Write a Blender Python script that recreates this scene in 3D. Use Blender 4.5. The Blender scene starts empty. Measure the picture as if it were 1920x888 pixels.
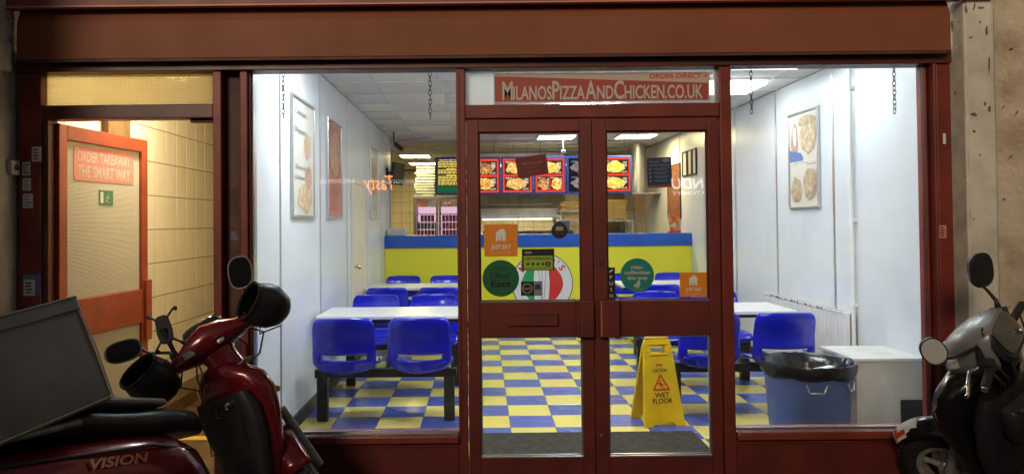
import bpy, math, random
from mathutils import Vector, Matrix
random.seed(7)
R = math.radians
sc = bpy.context.scene
col = sc.collection

# ------------------------------------------------------------------ camera
CAM_Y, CAM_Z = -4.10, 1.478
LENS, ROLL, PITCH = 26.2, R(0.57), R(1.0)
FPX = LENS / 36 * 1920
SHX = (960 - 904) / 1920
SHY = (416 - 444 - FPX * math.tan(PITCH)) / 1920
cd = bpy.data.cameras.new('camera'); cam = bpy.data.objects.new('camera', cd); col.objects.link(cam)
cd.lens = LENS; cd.sensor_width = 36; cd.shift_x = SHX; cd.shift_y = SHY
cd.clip_start = 0.05; cd.clip_end = 500
CM = Matrix.Translation((0, CAM_Y, CAM_Z)) @ Matrix.Rotation(R(90) + PITCH, 4, 'X') @ Matrix.Rotation(-ROLL, 4, 'Z')
cam.matrix_world = CM
sc.camera = cam

# ------------------------------------------------------------------ world, street light, exposure
w = bpy.data.worlds.new('World'); sc.world = w; w.use_nodes = True
nt = w.node_tree; bg = nt.nodes['Background']
sky = nt.nodes.new('ShaderNodeTexSky'); sky.sky_type = 'NISHITA'; sky.sun_disc = False
SUN_DIR = Vector((0.38, 1.0, -0.40)).normalized()          # the way the light travels
sky.sun_elevation = R(2.0)
sky.sun_rotation = math.atan2(-SUN_DIR.x, -SUN_DIR.y)
sky.air_density = 1.0; sky.dust_density = 3.0
nt.links.new(sky.outputs[0], bg.inputs[0]); bg.inputs[1].default_value = 0.15
sd = bpy.data.lights.new('street_glow', 'SUN'); sun = bpy.data.objects.new('street_glow', sd); col.objects.link(sun)
sd.energy = 1.55; sd.angle = R(16); sd.color = (1.0, 0.82, 0.60)
sun.rotation_euler = SUN_DIR.to_track_quat('-Z', 'Y').to_euler()
sun.location = (-6, -8, 7)
vs = sc.view_settings; vs.view_transform = 'Standard'; vs.look = 'None'; vs.gamma = 1; vs.exposure = 0
vs.use_curve_mapping = False
sc.render.engine = 'CYCLES'
cy = sc.cycles
cy.use_denoising = True; cy.use_adaptive_sampling = True; cy.adaptive_threshold = 0.02; cy.max_bounces = 9; cy.diffuse_bounces = 4; cy.glossy_bounces = 4
cy.transmission_bounces = 6; cy.transparent_max_bounces = 16; cy.sample_clamp_indirect = 5
cy.caustics_reflective = False; cy.caustics_refractive = False

# ------------------------------------------------------------------ helpers
def U(px, py, y=0.0):
    """photo pixel -> world (x, z) on the plane at depth y"""
    d = Vector(((px - 960) / FPX + SHX * 36 / LENS, (444 - py) / FPX + SHY * 36 / LENS, -1))
    d = CM.to_3x3() @ d
    t = (y - CAM_Y) / d.y
    return d.x * t, CAM_Z + d.z * t
def UX(px, y=0.0, py=460): return U(px, py, y)[0]
def UZ(py, y=0.0, px=900): return U(px, py, y)[1]

MATS = {}
def mat(name, c, rough=0.5, metal=0.0, var=0.0, scale=8.0, bump=0.0, bscale=60.0, emit=None, estr=0.0,
        coat=0.0, c2=None, spec=0.5, detail=4.0, thr=None, rnd=0.0):
    if name in MATS: return MATS[name]
    m = bpy.data.materials.new(name); m.use_nodes = True; n = m.node_tree; L = n.links
    b = n.nodes['Principled BSDF']
    b.inputs['Base Color'].default_value = (*c, 1); b.inputs['Roughness'].default_value = rough
    b.inputs['Metallic'].default_value = metal; b.inputs['Specular IOR Level'].default_value = spec
    if coat: b.inputs['Coat Weight'].default_value = coat; b.inputs['Coat Roughness'].default_value = 0.08
    tc = n.nodes.new('ShaderNodeTexCoord')
    if var or c2:
        no = n.nodes.new('ShaderNodeTexNoise'); no.inputs['Scale'].default_value = scale; no.inputs['Detail'].default_value = detail
        L.new(tc.outputs['Object'], no.inputs['Vector'])
        cr = n.nodes.new('ShaderNodeValToRGB')
        k = c2 if c2 else tuple(x * (1 - var) for x in c)
        cr.color_ramp.elements[0].color = (*k, 1); cr.color_ramp.elements[1].color = (*c, 1)
        lo, hi = thr if thr else (0.35, 0.65)
        cr.color_ramp.elements[0].position = lo; cr.color_ramp.elements[1].position = hi
        L.new(no.outputs['Fac'], cr.inputs['Fac']); L.new(cr.outputs['Color'], b.inputs['Base Color'])
        rr = n.nodes.new('ShaderNodeMapRange'); rr.inputs[3].default_value = min(1, rough + 0.12); rr.inputs[4].default_value = max(0.03, rough - 0.06)
        L.new(no.outputs['Fac'], rr.inputs[0]); L.new(rr.outputs[0], b.inputs['Roughness'])
    if rnd:
        oi = n.nodes.new('ShaderNodeObjectInfo'); mr = n.nodes.new('ShaderNodeMapRange'); mr.inputs[3].default_value = 1 - rnd; mr.inputs[4].default_value = 1.0
        L.new(oi.outputs['Random'], mr.inputs[0])
        mm = n.nodes.new('ShaderNodeMix'); mm.data_type = 'RGBA'; mm.blend_type = 'MULTIPLY'; mm.inputs[0].default_value = 1.0
        src = b.inputs['Base Color'].links[0].from_socket if b.inputs['Base Color'].is_linked else None
        if src: L.new(src, mm.inputs[6])
        else: mm.inputs[6].default_value = (*c, 1)
        L.new(mr.outputs[0], mm.inputs[7]); L.new(mm.outputs[2], b.inputs['Base Color'])
    if bump:
        nb = n.nodes.new('ShaderNodeTexNoise'); nb.inputs['Scale'].default_value = bscale; nb.inputs['Detail'].default_value = 5
        L.new(tc.outputs['Object'], nb.inputs['Vector'])
        bu = n.nodes.new('ShaderNodeBump'); bu.inputs['Strength'].default_value = bump; bu.inputs['Distance'].default_value = 0.01
        L.new(nb.outputs['Fac'], bu.inputs['Height']); L.new(bu.outputs['Normal'], b.inputs['Normal'])
    if emit:
        b.inputs['Emission Color'].default_value = (*emit, 1); b.inputs['Emission Strength'].default_value = estr
    MATS[name] = m; return m

def emis(name, c, s):
    if name in MATS: return MATS[name]
    m = bpy.data.materials.new(name); m.use_nodes = True; n = m.node_tree
    n.nodes.remove(n.nodes['Principled BSDF'])
    e = n.nodes.new('ShaderNodeEmission'); e.inputs[0].default_value = (*c, 1); e.inputs[1].default_value = s
    n.links.new(e.outputs[0], n.nodes['Material Output'].inputs[0]); MATS[name] = m; return m

def glass_mat(name, tint=(0.97, 0.985, 0.98), smear=0.022):
    m = bpy.data.materials.new(name); m.use_nodes = True; n = m.node_tree; L = n.links
    n.nodes.remove(n.nodes['Principled BSDF'])
    t = n.nodes.new('ShaderNodeBsdfTransparent'); t.inputs[0].default_value = (*tint, 1)
    g = n.nodes.new('ShaderNodeBsdfGlossy'); g.inputs['Roughness'].default_value = 0.012
    f = n.nodes.new('ShaderNodeFresnel'); f.inputs[0].default_value = 1.45
    mx = n.nodes.new('ShaderNodeMixShader'); L.new(f.outputs[0], mx.inputs[0]); L.new(t.outputs[0], mx.inputs[1]); L.new(g.outputs[0], mx.inputs[2])
    # thin film of dust and wipe marks
    tc = n.nodes.new('ShaderNodeTexCoord'); mp = n.nodes.new('ShaderNodeMapping'); mp.inputs['Scale'].default_value = (1.2, 1, 2.5); mp.inputs['Rotation'].default_value = (0, 0.5, 0)
    no = n.nodes.new('ShaderNodeTexNoise'); no.inputs['Scale'].default_value = 2.2; no.inputs['Detail'].default_value = 7
    L.new(tc.outputs['Object'], mp.inputs[0]); L.new(mp.outputs[0], no.inputs['Vector'])
    mr = n.nodes.new('ShaderNodeMapRange'); mr.inputs[1].default_value = 0.45; mr.inputs[2].default_value = 0.8; mr.inputs[3].default_value = 0; mr.inputs[4].default_value = smear
    L.new(no.outputs['Fac'], mr.inputs[0])
    d = n.nodes.new('ShaderNodeBsdfDiffuse'); d.inputs[0].default_value = (.75, .75, .72, 1)
    m2 = n.nodes.new('ShaderNodeMixShader'); L.new(mr.outputs[0], m2.inputs[0]); L.new(mx.outputs[0], m2.inputs[1]); L.new(d.outputs[0], m2.inputs[2])
    L.new(m2.outputs[0], n.nodes['Material Output'].inputs[0]); MATS[name] = m; return m

def frosted_mat(name, c, clear=0.1, grid=90, body=0.0):
    m = bpy.data.materials.new(name); m.use_nodes = True; n = m.node_tree; L = n.links
    n.nodes.remove(n.nodes['Principled BSDF'])
    tc = n.nodes.new('ShaderNodeTexCoord')
    vo = n.nodes.new('ShaderNodeTexVoronoi'); vo.inputs['Scale'].default_value = grid; vo.inputs['Randomness'].default_value = 0.12
    L.new(tc.outputs['Object'], vo.inputs['Vector'])
    bu = n.nodes.new('ShaderNodeBump'); bu.inputs['Strength'].default_value = 0.9; bu.inputs['Distance'].default_value = 0.006
    L.new(vo.outputs['Distance'], bu.inputs['Height'])
    tl = n.nodes.new('ShaderNodeBsdfTranslucent'); tl.inputs[0].default_value = (*c, 1); L.new(bu.outputs[0], tl.inputs['Normal'])
    tr = n.nodes.new('ShaderNodeBsdfTransparent'); tr.inputs[0].default_value = (*c, 1)
    rf = n.nodes.new('ShaderNodeBsdfRefraction'); rf.inputs[0].default_value = (*c, 1); rf.inputs['Roughness'].default_value = 0.25; rf.inputs['IOR'].default_value = 1.2
    L.new(bu.outputs[0], rf.inputs['Normal'])
    gl = n.nodes.new('ShaderNodeBsdfGlossy'); gl.inputs['Roughness'].default_value = 0.18; L.new(bu.outputs[0], gl.inputs['Normal'])
    a = n.nodes.new('ShaderNodeMixShader'); a.inputs[0].default_value = 0.45; L.new(tl.outputs[0], a.inputs[1]); L.new(rf.outputs[0], a.inputs[2])
    b = n.nodes.new('ShaderNodeMixShader'); b.inputs[0].default_value = clear; L.new(a.outputs[0], b.inputs[1]); L.new(tr.outputs[0], b.inputs[2])
    c_ = n.nodes.new('ShaderNodeMixShader'); c_.inputs[0].default_value = 0.07; L.new(b.outputs[0], c_.inputs[1]); L.new(gl.outputs[0], c_.inputs[2])
    d = n.nodes.new('ShaderNodeBsdfDiffuse'); d.inputs[0].default_value = (*c, 1); L.new(bu.outputs[0], d.inputs['Normal'])
    e = n.nodes.new('ShaderNodeMixShader'); e.inputs[0].default_value = body; L.new(c_.outputs[0], e.inputs[1]); L.new(d.outputs[0], e.inputs[2])
    L.new(e.outputs[0], n.nodes['Material Output'].inputs[0]); MATS[name] = m; return m

def food_mat(name, cols, scale, emit=0.0, seed=0.0):
    """printed food picture: blotches of the given colours"""
    m = bpy.data.materials.new(name); m.use_nodes = True; n = m.node_tree; L = n.links
    b = n.nodes['Principled BSDF']; b.inputs['Roughness'].default_value = 0.3
    tc = n.nodes.new('ShaderNodeTexCoord'); mp = n.nodes.new('ShaderNodeMapping'); mp.inputs['Location'].default_value = (seed, seed * .7, seed * 1.3)
    L.new(tc.outputs['Object'], mp.inputs[0])
    no = n.nodes.new('ShaderNodeTexNoise'); no.inputs['Scale'].default_value = scale * .6; no.inputs['Detail'].default_value = 2; L.new(mp.outputs[0], no.inputs['Vector'])
    mxv = n.nodes.new('ShaderNodeVectorMath'); mxv.operation = 'MULTIPLY_ADD'; mxv.inputs[1].default_value = (.12, .12, .12)
    L.new(no.outputs['Color'], mxv.inputs[0]); L.new(mp.outputs[0], mxv.inputs[2])
    vo = n.nodes.new('ShaderNodeTexVoronoi'); vo.inputs['Scale'].default_value = scale; L.new(mxv.outputs[0], vo.inputs['Vector'])
    sp = n.nodes.new('ShaderNodeSeparateColor'); L.new(vo.outputs['Color'], sp.inputs[0])
    cr = n.nodes.new('ShaderNodeValToRGB'); cr.color_ramp.interpolation = 'LINEAR'
    e = cr.color_ramp.elements
    while len(e) < len(cols): e.new(0.5)
    for i, c in enumerate(cols): e[i].position = i / (len(cols) - 1); e[i].color = (*c, 1)
    L.new(sp.outputs[0], cr.inputs[0])
    mu = n.nodes.new('ShaderNodeMix'); mu.data_type = 'RGBA'; mu.blend_type = 'MULTIPLY'; mu.inputs[0].default_value = 0.55
    gr = n.nodes.new('ShaderNodeMapRange'); gr.inputs[1].default_value = 0; gr.inputs[2].default_value = 0.9 / 1; gr.inputs[3].default_value = 1.15; gr.inputs[4].default_value = 0.2
    vd = n.nodes.new('ShaderNodeMath'); vd.operation = 'MULTIPLY'; vd.inputs[1].default_value = 1.0; L.new(vo.outputs['Distance'], vd.inputs[0]); L.new(vd.outputs[0], gr.inputs[0])
    L.new(cr.outputs[0], mu.inputs[6]); L.new(gr.outputs[0], mu.inputs[7])
    L.new(mu.outputs[2], b.inputs['Base Color'])
    if emit: L.new(mu.outputs[2], b.inputs['Emission Color']); b.inputs['Emission Strength'].default_value = emit
    MATS[name] = m; return m

WM = {}
def tag(o, label=None, cat=None, group=None, kind=None):
    if label: o['label'] = label
    if cat: o['category'] = cat
    if group: o['group'] = group
    if kind: o['kind'] = kind
    return o
def thing(name, label, cat, loc=(0, 0, 0), rz=0.0, group=None, M=None):
    o = bpy.data.objects.new(name, None); col.objects.link(o); o.empty_display_size = 0.1
    M = M if M is not None else Matrix.Translation(loc) @ Matrix.Rotation(rz, 4, 'Z')
    o.matrix_world = M; WM[o] = M.copy()
    return tag(o, label, cat, group)
def Mof(p): return WM.get(p, Matrix.Identity(4))

class MB:
    def __init__(s): s.v = []; s.f = []
    def add(s, vs, fs):
        k = len(s.v); s.v += [Vector(p) for p in vs]; s.f += [tuple(i + k for i in f) for f in fs]; return s
    def box(s, a, b):
        x0, x1 = sorted((a[0], b[0])); y0, y1 = sorted((a[1], b[1])); z0, z1 = sorted((a[2], b[2]))
        return s.add([(x0, y0, z0), (x1, y0, z0), (x1, y1, z0), (x0, y1, z0), (x0, y0, z1), (x1, y0, z1), (x1, y1, z1), (x0, y1, z1)],
                     [(0, 3, 2, 1), (4, 5, 6, 7), (0, 1, 5, 4), (1, 2, 6, 5), (2, 3, 7, 6), (3, 0, 4, 7)])
    def cbox(s, c, d, M=None):
        k = len(s.v); h = [x / 2 for x in d]
        s.box((-h[0], -h[1], -h[2]), h)
        for i in range(k, len(s.v)): s.v[i] = (M @ s.v[i] if M else s.v[i]) + Vector(c)
        return s
    def loft(s, rings, cap0=True, cap1=True, closed=True):
        n = len(rings[0]); vs = [p for r in rings for p in r]; fs = []
        for i in range(len(rings) - 1):
            for j in range(n if closed else n - 1):
                a, b = i * n + j, i * n + (j + 1) % n
                fs.append((a, b, b + n, a + n))
        if cap0: fs.append(tuple(range(n))[::-1])
        if cap1: fs.append(tuple(range((len(rings) - 1) * n, len(rings) * n)))
        return s.add(vs, fs)
    def tube(s, path, r, n=8, cap=True):
        path = [Vector(p) for p in path]; rs = r if isinstance(r, (list, tuple)) else [r] * len(path)
        rings = []; ref = None
        for i, p in enumerate(path):
            t = (path[min(i + 1, len(path) - 1)] - path[max(i - 1, 0)]).normalized()
            if ref is None: ref = Vector((0, 0, 1)) if abs(t.z) < 0.9 else Vector((1, 0, 0))
            u = (ref - t * ref.dot(t)).normalized(); v = t.cross(u); ref = u
            rings.append([p + (u * math.cos(2 * math.pi * j / n) + v * math.sin(2 * math.pi * j / n)) * rs[i] for j in range(n)])
        return s.loft(rings, cap, cap)
    def prism(s, poly, M, h):
        """poly: 2-D points in the local xy plane of M, extruded by h along local z"""
        n = len(poly); a = [M @ Vector((x, y, 0)) for x, y in poly]; b = [M @ Vector((x, y, h)) for x, y in poly]
        return s.add(a + b, [tuple(range(n))[::-1], tuple(range(n, 2 * n))] + [(i, (i + 1) % n, (i + 1) % n + n, i + n) for i in range(n)])
    def lathe(s, prof, M=None, n=24, cap0=False, cap1=False, arc=None):
        M = M or Matrix.Identity(4)
        rings = [[M @ Vector((r * math.cos(2 * math.pi * j / n), r * math.sin(2 * math.pi * j / n), z)) for j in range(n)] for r, z in prof]
        return s.loft(rings, cap0, cap1)
    def torus(s, M, R0, r0, n=32, m=10, sx=1.0):
        rings = []
        for i in range(n):
            a = 2 * math.pi * i / n
            rings.append([M @ Vector(((R0 + r0 * math.cos(2 * math.pi * j / m)) * math.cos(a), (R0 + r0 * math.cos(2 * math.pi * j / m)) * math.sin(a), r0 * sx * math.sin(2 * math.pi * j / m))) for j in range(m)])
        rings.append(rings[0]); return s.loft(rings, False, False)
    def xf(s, M): s.v = [M @ p for p in s.v]; return s
    def build(s, name, m, parent=None, world=True, smooth=None, bevel=0.0, seg=2, solid=0.0, label=None):
        me = bpy.data.meshes.new(name); I = Mof(parent).inverted() if (parent and world) else None
        me.from_pydata([tuple(I @ p) if I else tuple(p) for p in s.v], [], s.f); me.validate()
        if isinstance(m, str): m = MATS[m]
        me.materials.append(m)
        o = bpy.data.objects.new(name, me); col.objects.link(o)
        if smooth is not None:
            me.polygons.foreach_set('use_smooth', [True] * len(me.polygons)); me.set_sharp_from_angle(angle=R(smooth))
        if solid:
            sm = o.modifiers.new('solid', 'SOLIDIFY'); sm.thickness = solid; sm.offset = 0
        if bevel:
            bm = o.modifiers.new('bevel', 'BEVEL'); bm.width = bevel; bm.segments = seg; bm.limit_method = 'ANGLE'; bm.harden_normals = False
        if parent: o.parent = parent; WM[o] = Mof(parent)
        else: WM[o] = Matrix.Identity(4)
        if label: o['label'] = label
        return o

def ring(c, u, v, a, b, e=2.5, n=20):
    c, u, v = Vector(c), Vector(u), Vector(v); out = []
    for j in range(n):
        t = 2 * math.pi * j / n; ct, st = math.cos(t), math.sin(t)
        out.append(c + u * (a * math.copysign(abs(ct) ** (2 / e), ct)) + v * (b * math.copysign(abs(st) ** (2 / e), st)))
    return out
def ringX(x, zc, hw, hh, yc=0.0, e=2.6, n=20): return ring((x, yc, zc), (0, 1, 0), (0, 0, 1), hw, hh, e, n)
def ringZ(z, xc, hx, hy, e=2.4, n=24): return ring((xc, 0, z), (1, 0, 0), (0, 1, 0), hx, hy, e, n)
def basis(o, x, up):
    x, up = Vector(x).normalized(), Vector(up).normalized(); nrm = x.cross(up)
    return Matrix(((x.x, up.x, nrm.x, o[0]), (x.y, up.y, nrm.y, o[1]), (x.z, up.z, nrm.z, o[2]), (0, 0, 0, 1)))
def front(x, y, z): return basis((x, y, z), (1, 0, 0), (0, 0, 1))     # faces the street (-y)
def smp(pts, k=1):
    return pts
def disc_poly(r, n=36): return [(r * math.cos(2 * math.pi * i / n), r * math.sin(2 * math.pi * i / n)) for i in range(n)]
def rrect(w_, h_, r, n=4):
    p = []
    for cx, cz, a0 in ((w_ / 2 - r, h_ / 2 - r, 0), (-w_ / 2 + r, h_ / 2 - r, 90), (-w_ / 2 + r, -h_ / 2 + r, 180), (w_ / 2 - r, -h_ / 2 + r, 270)):
        for i in range(n + 1): a = R(a0 + 90 * i / n); p.append((cx + r * math.cos(a), cz + r * math.sin(a)))
    return p

TXT = {}
def text_geo(s, bold=0.0, shear=0.0):
    k = (s, bold, shear)
    if k not in TXT:
        cu = bpy.data.curves.new('t', 'FONT'); cu.body = s; cu.size = 1; cu.align_x = 'LEFT'; cu.align_y = 'BOTTOM_BASELINE'
        cu.offset = bold; cu.shear = shear; cu.resolution_u = 3; cu.fill_mode = 'FRONT'
        o = bpy.data.objects.new('t', cu); col.objects.link(o); bpy.context.view_layer.update()
        me = bpy.data.meshes.new_from_object(o)
        vv = [v.co.copy() for v in me.vertices]; ff = [tuple(p.vertices) for p in me.polygons]
        bpy.data.objects.remove(o); bpy.data.curves.remove(cu); bpy.data.meshes.remove(me)
        xs = [v.x for v in vv] or [0, 1]
        TXT[k] = (vv, ff, min(xs), max(xs))
    return TXT[k]
def put_text(mb, s, M, size, width=None, bold=0.0, shear=0.0, center=True, dz=0.0012):
    """text of cap height size (about) on the plane of M, centred at its origin; width squeezes it to that length"""
    vv, ff, x0, x1 = text_geo(s, bold, shear)
    k = size / 0.69; kx = (width / (x1 - x0)) if width else k
    ox = -(x0 + x1) / 2 if center else -x0
    mb.add([M @ Vector(((v.x + ox) * kx, v.y * k - size / 2, dz)) for v in vv], ff)
    return (x1 - x0) * kx

def children(o): return [c for c in bpy.data.objects if c.parent == o]
def copy_tree(o, M=None, parent=None):
    c = o.copy(); col.objects.link(c); c.parent = parent
    if M is not None: c.matrix_world = M; WM[c] = M
    for ch in children(o): copy_tree(ch, None, c)
    return c

# ------------------------------------------------------------------ materials
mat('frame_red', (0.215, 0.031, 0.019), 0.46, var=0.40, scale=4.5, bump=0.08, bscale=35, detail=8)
mat('sill_lit_red', (0.30, 0.055, 0.03), 0.3, var=0.3, scale=6, coat=0.2)  # brighter than the frame: light on the sill put into the colour
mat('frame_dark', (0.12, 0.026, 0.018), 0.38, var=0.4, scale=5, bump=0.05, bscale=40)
mat('door_red', (0.180, 0.026, 0.018), 0.44, var=0.35, scale=5, bump=0.06, bscale=30, detail=8)
mat('leaf_orange', (0.32, 0.055, 0.02), 0.38, var=0.3, scale=5)
mat('box_brown', (0.235, 0.066, 0.024), 0.62, var=0.2, scale=2.2, bump=0.08, bscale=20)
mat('fascia', (0.22, 0.06, 0.045), 0.5, var=0.3, scale=3)
mat('recess', (0.10, 0.03, 0.022), 0.6, var=0.5, scale=6)
glass_mat('glass')
frosted_mat('wired_glass', (0.62, 0.57, 0.42), 0.08, 70)
frosted_mat('obscure_glass', (0.86, 0.83, 0.72), 0.05, 130, 0.5)
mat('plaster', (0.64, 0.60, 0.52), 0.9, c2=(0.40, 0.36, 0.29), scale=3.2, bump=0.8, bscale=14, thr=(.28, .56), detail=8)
mat('render_rough', (0.60, 0.50, 0.38), 0.95, c2=(0.38, 0.29, 0.20), scale=5.5, bump=1.0, bscale=34, thr=(.3, .6), detail=9)
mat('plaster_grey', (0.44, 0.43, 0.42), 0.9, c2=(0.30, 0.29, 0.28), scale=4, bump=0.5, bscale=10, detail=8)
mat('chip', (0.19, 0.155, 0.115), 0.95, var=0.5, scale=30)
mat('edge_lit', (0.70, 0.62, 0.50), 0.7, var=0.3, scale=9)  # paler tone carries the light on the pier's side
mat('paving', (0.17, 0.16, 0.15), 0.85, var=0.4, scale=3, bump=0.3, bscale=30)
mat('asphalt', (0.05, 0.05, 0.05), 0.9, var=0.4, scale=5, bump=0.4, bscale=60)
mat('wall_panel', (0.71, 0.745, 0.77), 0.32, var=0.10, scale=2.4, detail=9, thr=(.24, .52))
mat('joint', (0.33, 0.35, 0.37), 0.4)
mat('alu', (0.72, 0.73, 0.74), 0.28, metal=0.9)
mat('steel', (0.60, 0.59, 0.56), 0.32, metal=0.9, var=0.25, scale=4)
mat('skirt', (0.035, 0.03, 0.028), 0.5, var=0.3, scale=9)
mat('tile_yellow', (0.82, 0.70, 0.17), 0.22, var=0.07, scale=5, detail=6, thr=(.25, .6), rnd=.10)
mat('tile_blue', (0.07, 0.115, 0.43), 0.24, c2=(0.072, 0.117, 0.43), scale=2, detail=2, rnd=.16)
mat('grout', (0.10, 0.10, 0.11), 0.8)
mat('mat_floor', (0.055, 0.044, 0.032), 0.95, var=0.5, scale=22, bump=0.8, bscale=220)
mat('ceil_tile', (0.84, 0.835, 0.80), 0.85, var=0.08, scale=2, bump=0.15, bscale=120, rnd=.05)
mat('ceil_bar', (0.68, 0.68, 0.65), 0.5)
mat('diffuser_off', (0.86, 0.87, 0.88), 0.3)
emis('light_white', (0.91, 0.965, 1.0), 43.0)
emis('light_white_low', (0.95, 0.97, 1.0), 13.0)
emis('light_white_dim', (0.91, 0.965, 1.0), 15.0)
emis('light_warm', (1.0, 0.80, 0.36), 52.0)
emis('bulb_warm', (1.0, 0.85, 0.56), 340.0)
mat('cream_tile', (0.85, 0.78, 0.60), 0.18, var=0.08, scale=1.2, rnd=.05)
mat('tile_grout', (0.28, 0.20, 0.11), 0.8)
mat('brown_wood', (0.15, 0.085, 0.035), 0.55, var=0.4, scale=6)
mat('tape_yellow', (0.85, 0.52, 0.08), 0.5)
mat('chair_blue', (0.008, 0.016, 0.56), 0.16, c2=(0.009, 0.014, 0.48), scale=5, coat=0.3)
mat('frame_black', (0.012, 0.012, 0.013), 0.38, var=0.3, scale=20)
mat('table_white', (0.70, 0.71, 0.70), 0.3)
mat('counter_blue', (0.012, 0.10, 0.52), 0.3, var=0.15, scale=5)
mat('counter_yellow', (0.88, 0.82, 0.035), 0.4, var=0.06, scale=2)
mat('cream_paint', (0.78, 0.70, 0.54), 0.4)
mat('brass', (0.75, 0.55, 0.25), 0.25, metal=1)
mat('black', (0.012, 0.012, 0.012), 0.45)
mat('black_gloss', (0.008, 0.008, 0.009), 0.16, coat=0.4, var=0.3, scale=14)
mat('plastic_dark', (0.022, 0.022, 0.024), 0.42, var=0.35, scale=18, bump=0.06, bscale=300)
mat('rubber', (0.016, 0.016, 0.016), 0.75, bump=0.2, bscale=150)
mat('vinyl', (0.018, 0.019, 0.021), 0.36, var=0.3, scale=12, bump=0.12, bscale=90)
mat('vinyl_grey', (0.36, 0.345, 0.33), 0.6, var=0.35, scale=9, bump=0.1, bscale=60)
mat('box_fabric', (0.15, 0.14, 0.132), 0.62, c2=(0.11, 0.10, 0.095), scale=5, bump=0.25, bscale=320, detail=9)
mat('piping', (0.20, 0.18, 0.16), 0.5)
mat('reflective', (0.62, 0.58, 0.50), 0.4)
mat('scoot_red', (0.20, 0.008, 0.013), 0.2, var=0.3, scale=6, coat=0.7, metal=0.25)
mat('scoot_silver', (0.34, 0.34, 0.34), 0.36, metal=0.3, var=0.3, scale=7, coat=0.25)
mat('chrome', (0.75, 0.73, 0.70), 0.16, metal=1)
mat('rim_grey', (0.46, 0.44, 0.41), 0.42, metal=0.35, var=0.4, scale=15)
mat('lens_dark', (0.03, 0.028, 0.026), 0.08, coat=0.6)
mat('dark_reflection', (0.010, 0.010, 0.011), 0.8, spec=0.04)  # mirror faces: a dark reflection put in as matte near-black
mat('lens_grey', (0.10, 0.095, 0.09), 0.13, coat=0.5, var=0.3, scale=30)
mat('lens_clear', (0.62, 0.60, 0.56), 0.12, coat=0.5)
mat('mirror', (0.75, 0.75, 0.75), 0.04, metal=1)
mat('white', (0.80, 0.80, 0.78), 0.5)
mat('paper', (0.66, 0.65, 0.62), 0.6, var=0.1, scale=20)
mat('red_print', (0.58, 0.05, 0.03), 0.45)
mat('orange', (0.83, 0.27, 0.012), 0.45)
mat('green_dark', (0.012, 0.12, 0.045), 0.4)
mat('green_teal', (0.016, 0.24, 0.20), 0.4)
mat('green_lime', (0.33, 0.48, 0.05), 0.4)
mat('maroon', (0.16, 0.016, 0.02), 0.45, var=0.2, scale=10)
mat('maroon_text', (0.34, 0.10, 0.09), 0.5)
mat('navy', (0.03, 0.05, 0.13), 0.4)
mat('navy_text', (0.22, 0.27, 0.38), 0.5)
mat('blue_print', (0.10, 0.18, 0.42), 0.5)
mat('pale_red', (0.62, 0.23, 0.20), 0.5)
mat('exit_green', (0.03, 0.16, 0.08), 0.5)
mat('sign_yellow', (0.86, 0.56, 0.012), 0.32, var=0.15, scale=7)
mat('print_red', (0.66, 0.03, 0.01), 0.5)
mat('bin_blue', (0.125, 0.20, 0.48), 0.4, var=0.2, scale=5)
mat('liner', (0.014, 0.014, 0.016), 0.22, bump=0.5, bscale=22)
mat('cab_white', (0.72, 0.72, 0.70), 0.4, var=0.12, scale=4)
mat('cab_side', (0.62, 0.60, 0.57), 0.5, var=0.12, scale=4)
mat('rad_white', (0.74, 0.75, 0.75), 0.35, var=0.08, scale=4)
mat('rad_chip', (0.09, 0.08, 0.075), 0.8)
mat('chain', (0.035, 0.032, 0.03), 0.55, metal=0.3)
mat('kraft', (0.62, 0.44, 0.20), 0.7, var=0.2, scale=5)
mat('kitchen_wall', (0.66, 0.43, 0.19), 0.5, var=0.2, scale=2)
mat('italy_red', (0.62, 0.025, 0.015), 0.45)
mat('italy_green', (0.008, 0.30, 0.09), 0.45)
mat('banner_red', (0.36, 0.06, 0.045), 0.5)
mat('banner_white', (0.52, 0.47, 0.43), 0.5)
mat('banner_grey', (0.52, 0.42, 0.37), 0.5)
def film_mat(name, c):
    m = bpy.data.materials.new(name); m.use_nodes = True; n = m.node_tree; L = n.links
    n.nodes.remove(n.nodes['Principled BSDF'])
    a = n.nodes.new('ShaderNodeBsdfTranslucent'); a.inputs[0].default_value = (*c, 1)
    b = n.nodes.new('ShaderNodeBsdfDiffuse'); b.inputs[0].default_value = (*c, 1)
    x = n.nodes.new('ShaderNodeMixShader'); x.inputs[0].default_value = 0.35
    L.new(a.outputs[0], x.inputs[1]); L.new(b.outputs[0], x.inputs[2]); L.new(x.outputs[0], n.nodes['Material Output'].inputs[0]); MATS[name] = m
film_mat('backing_white', (0.90, 0.92, 0.90))

# ------------------------------------------------------------------ the setting
GZ = -0.03                                   # pavement level below the shop floor
XL, XR, HC = -1.37, 2.93, 2.75               # shop side walls and ceiling
YC, YB = 6.35, 13.9                          # counter front, kitchen back wall
CXL, CXR = -2.44, -1.47                      # corridor walls
PXL, PXR = UX(41), UX(1786)                  # brick piers either side of the shopfront
def struct(name, mb, m, **k): o = mb.build(name, m, None, **k); o['kind'] = 'structure'; return o

pav = struct('pavement', MB().box((-40, -6.2, GZ - 0.3), (40, -0.06, GZ)), 'paving')
slab = None
struct('road', MB().box((-40, -13.5, GZ - 0.5), (40, -6.2, GZ - 0.13)), 'asphalt')
struct('far_pavement', MB().box((-40, -16.6, GZ - 0.5), (40, -13.5, GZ)), 'paving')
struct('ground', MB().box((-150, -150, GZ - 0.9), (150, 150, GZ - 0.51)), 'asphalt')

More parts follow.
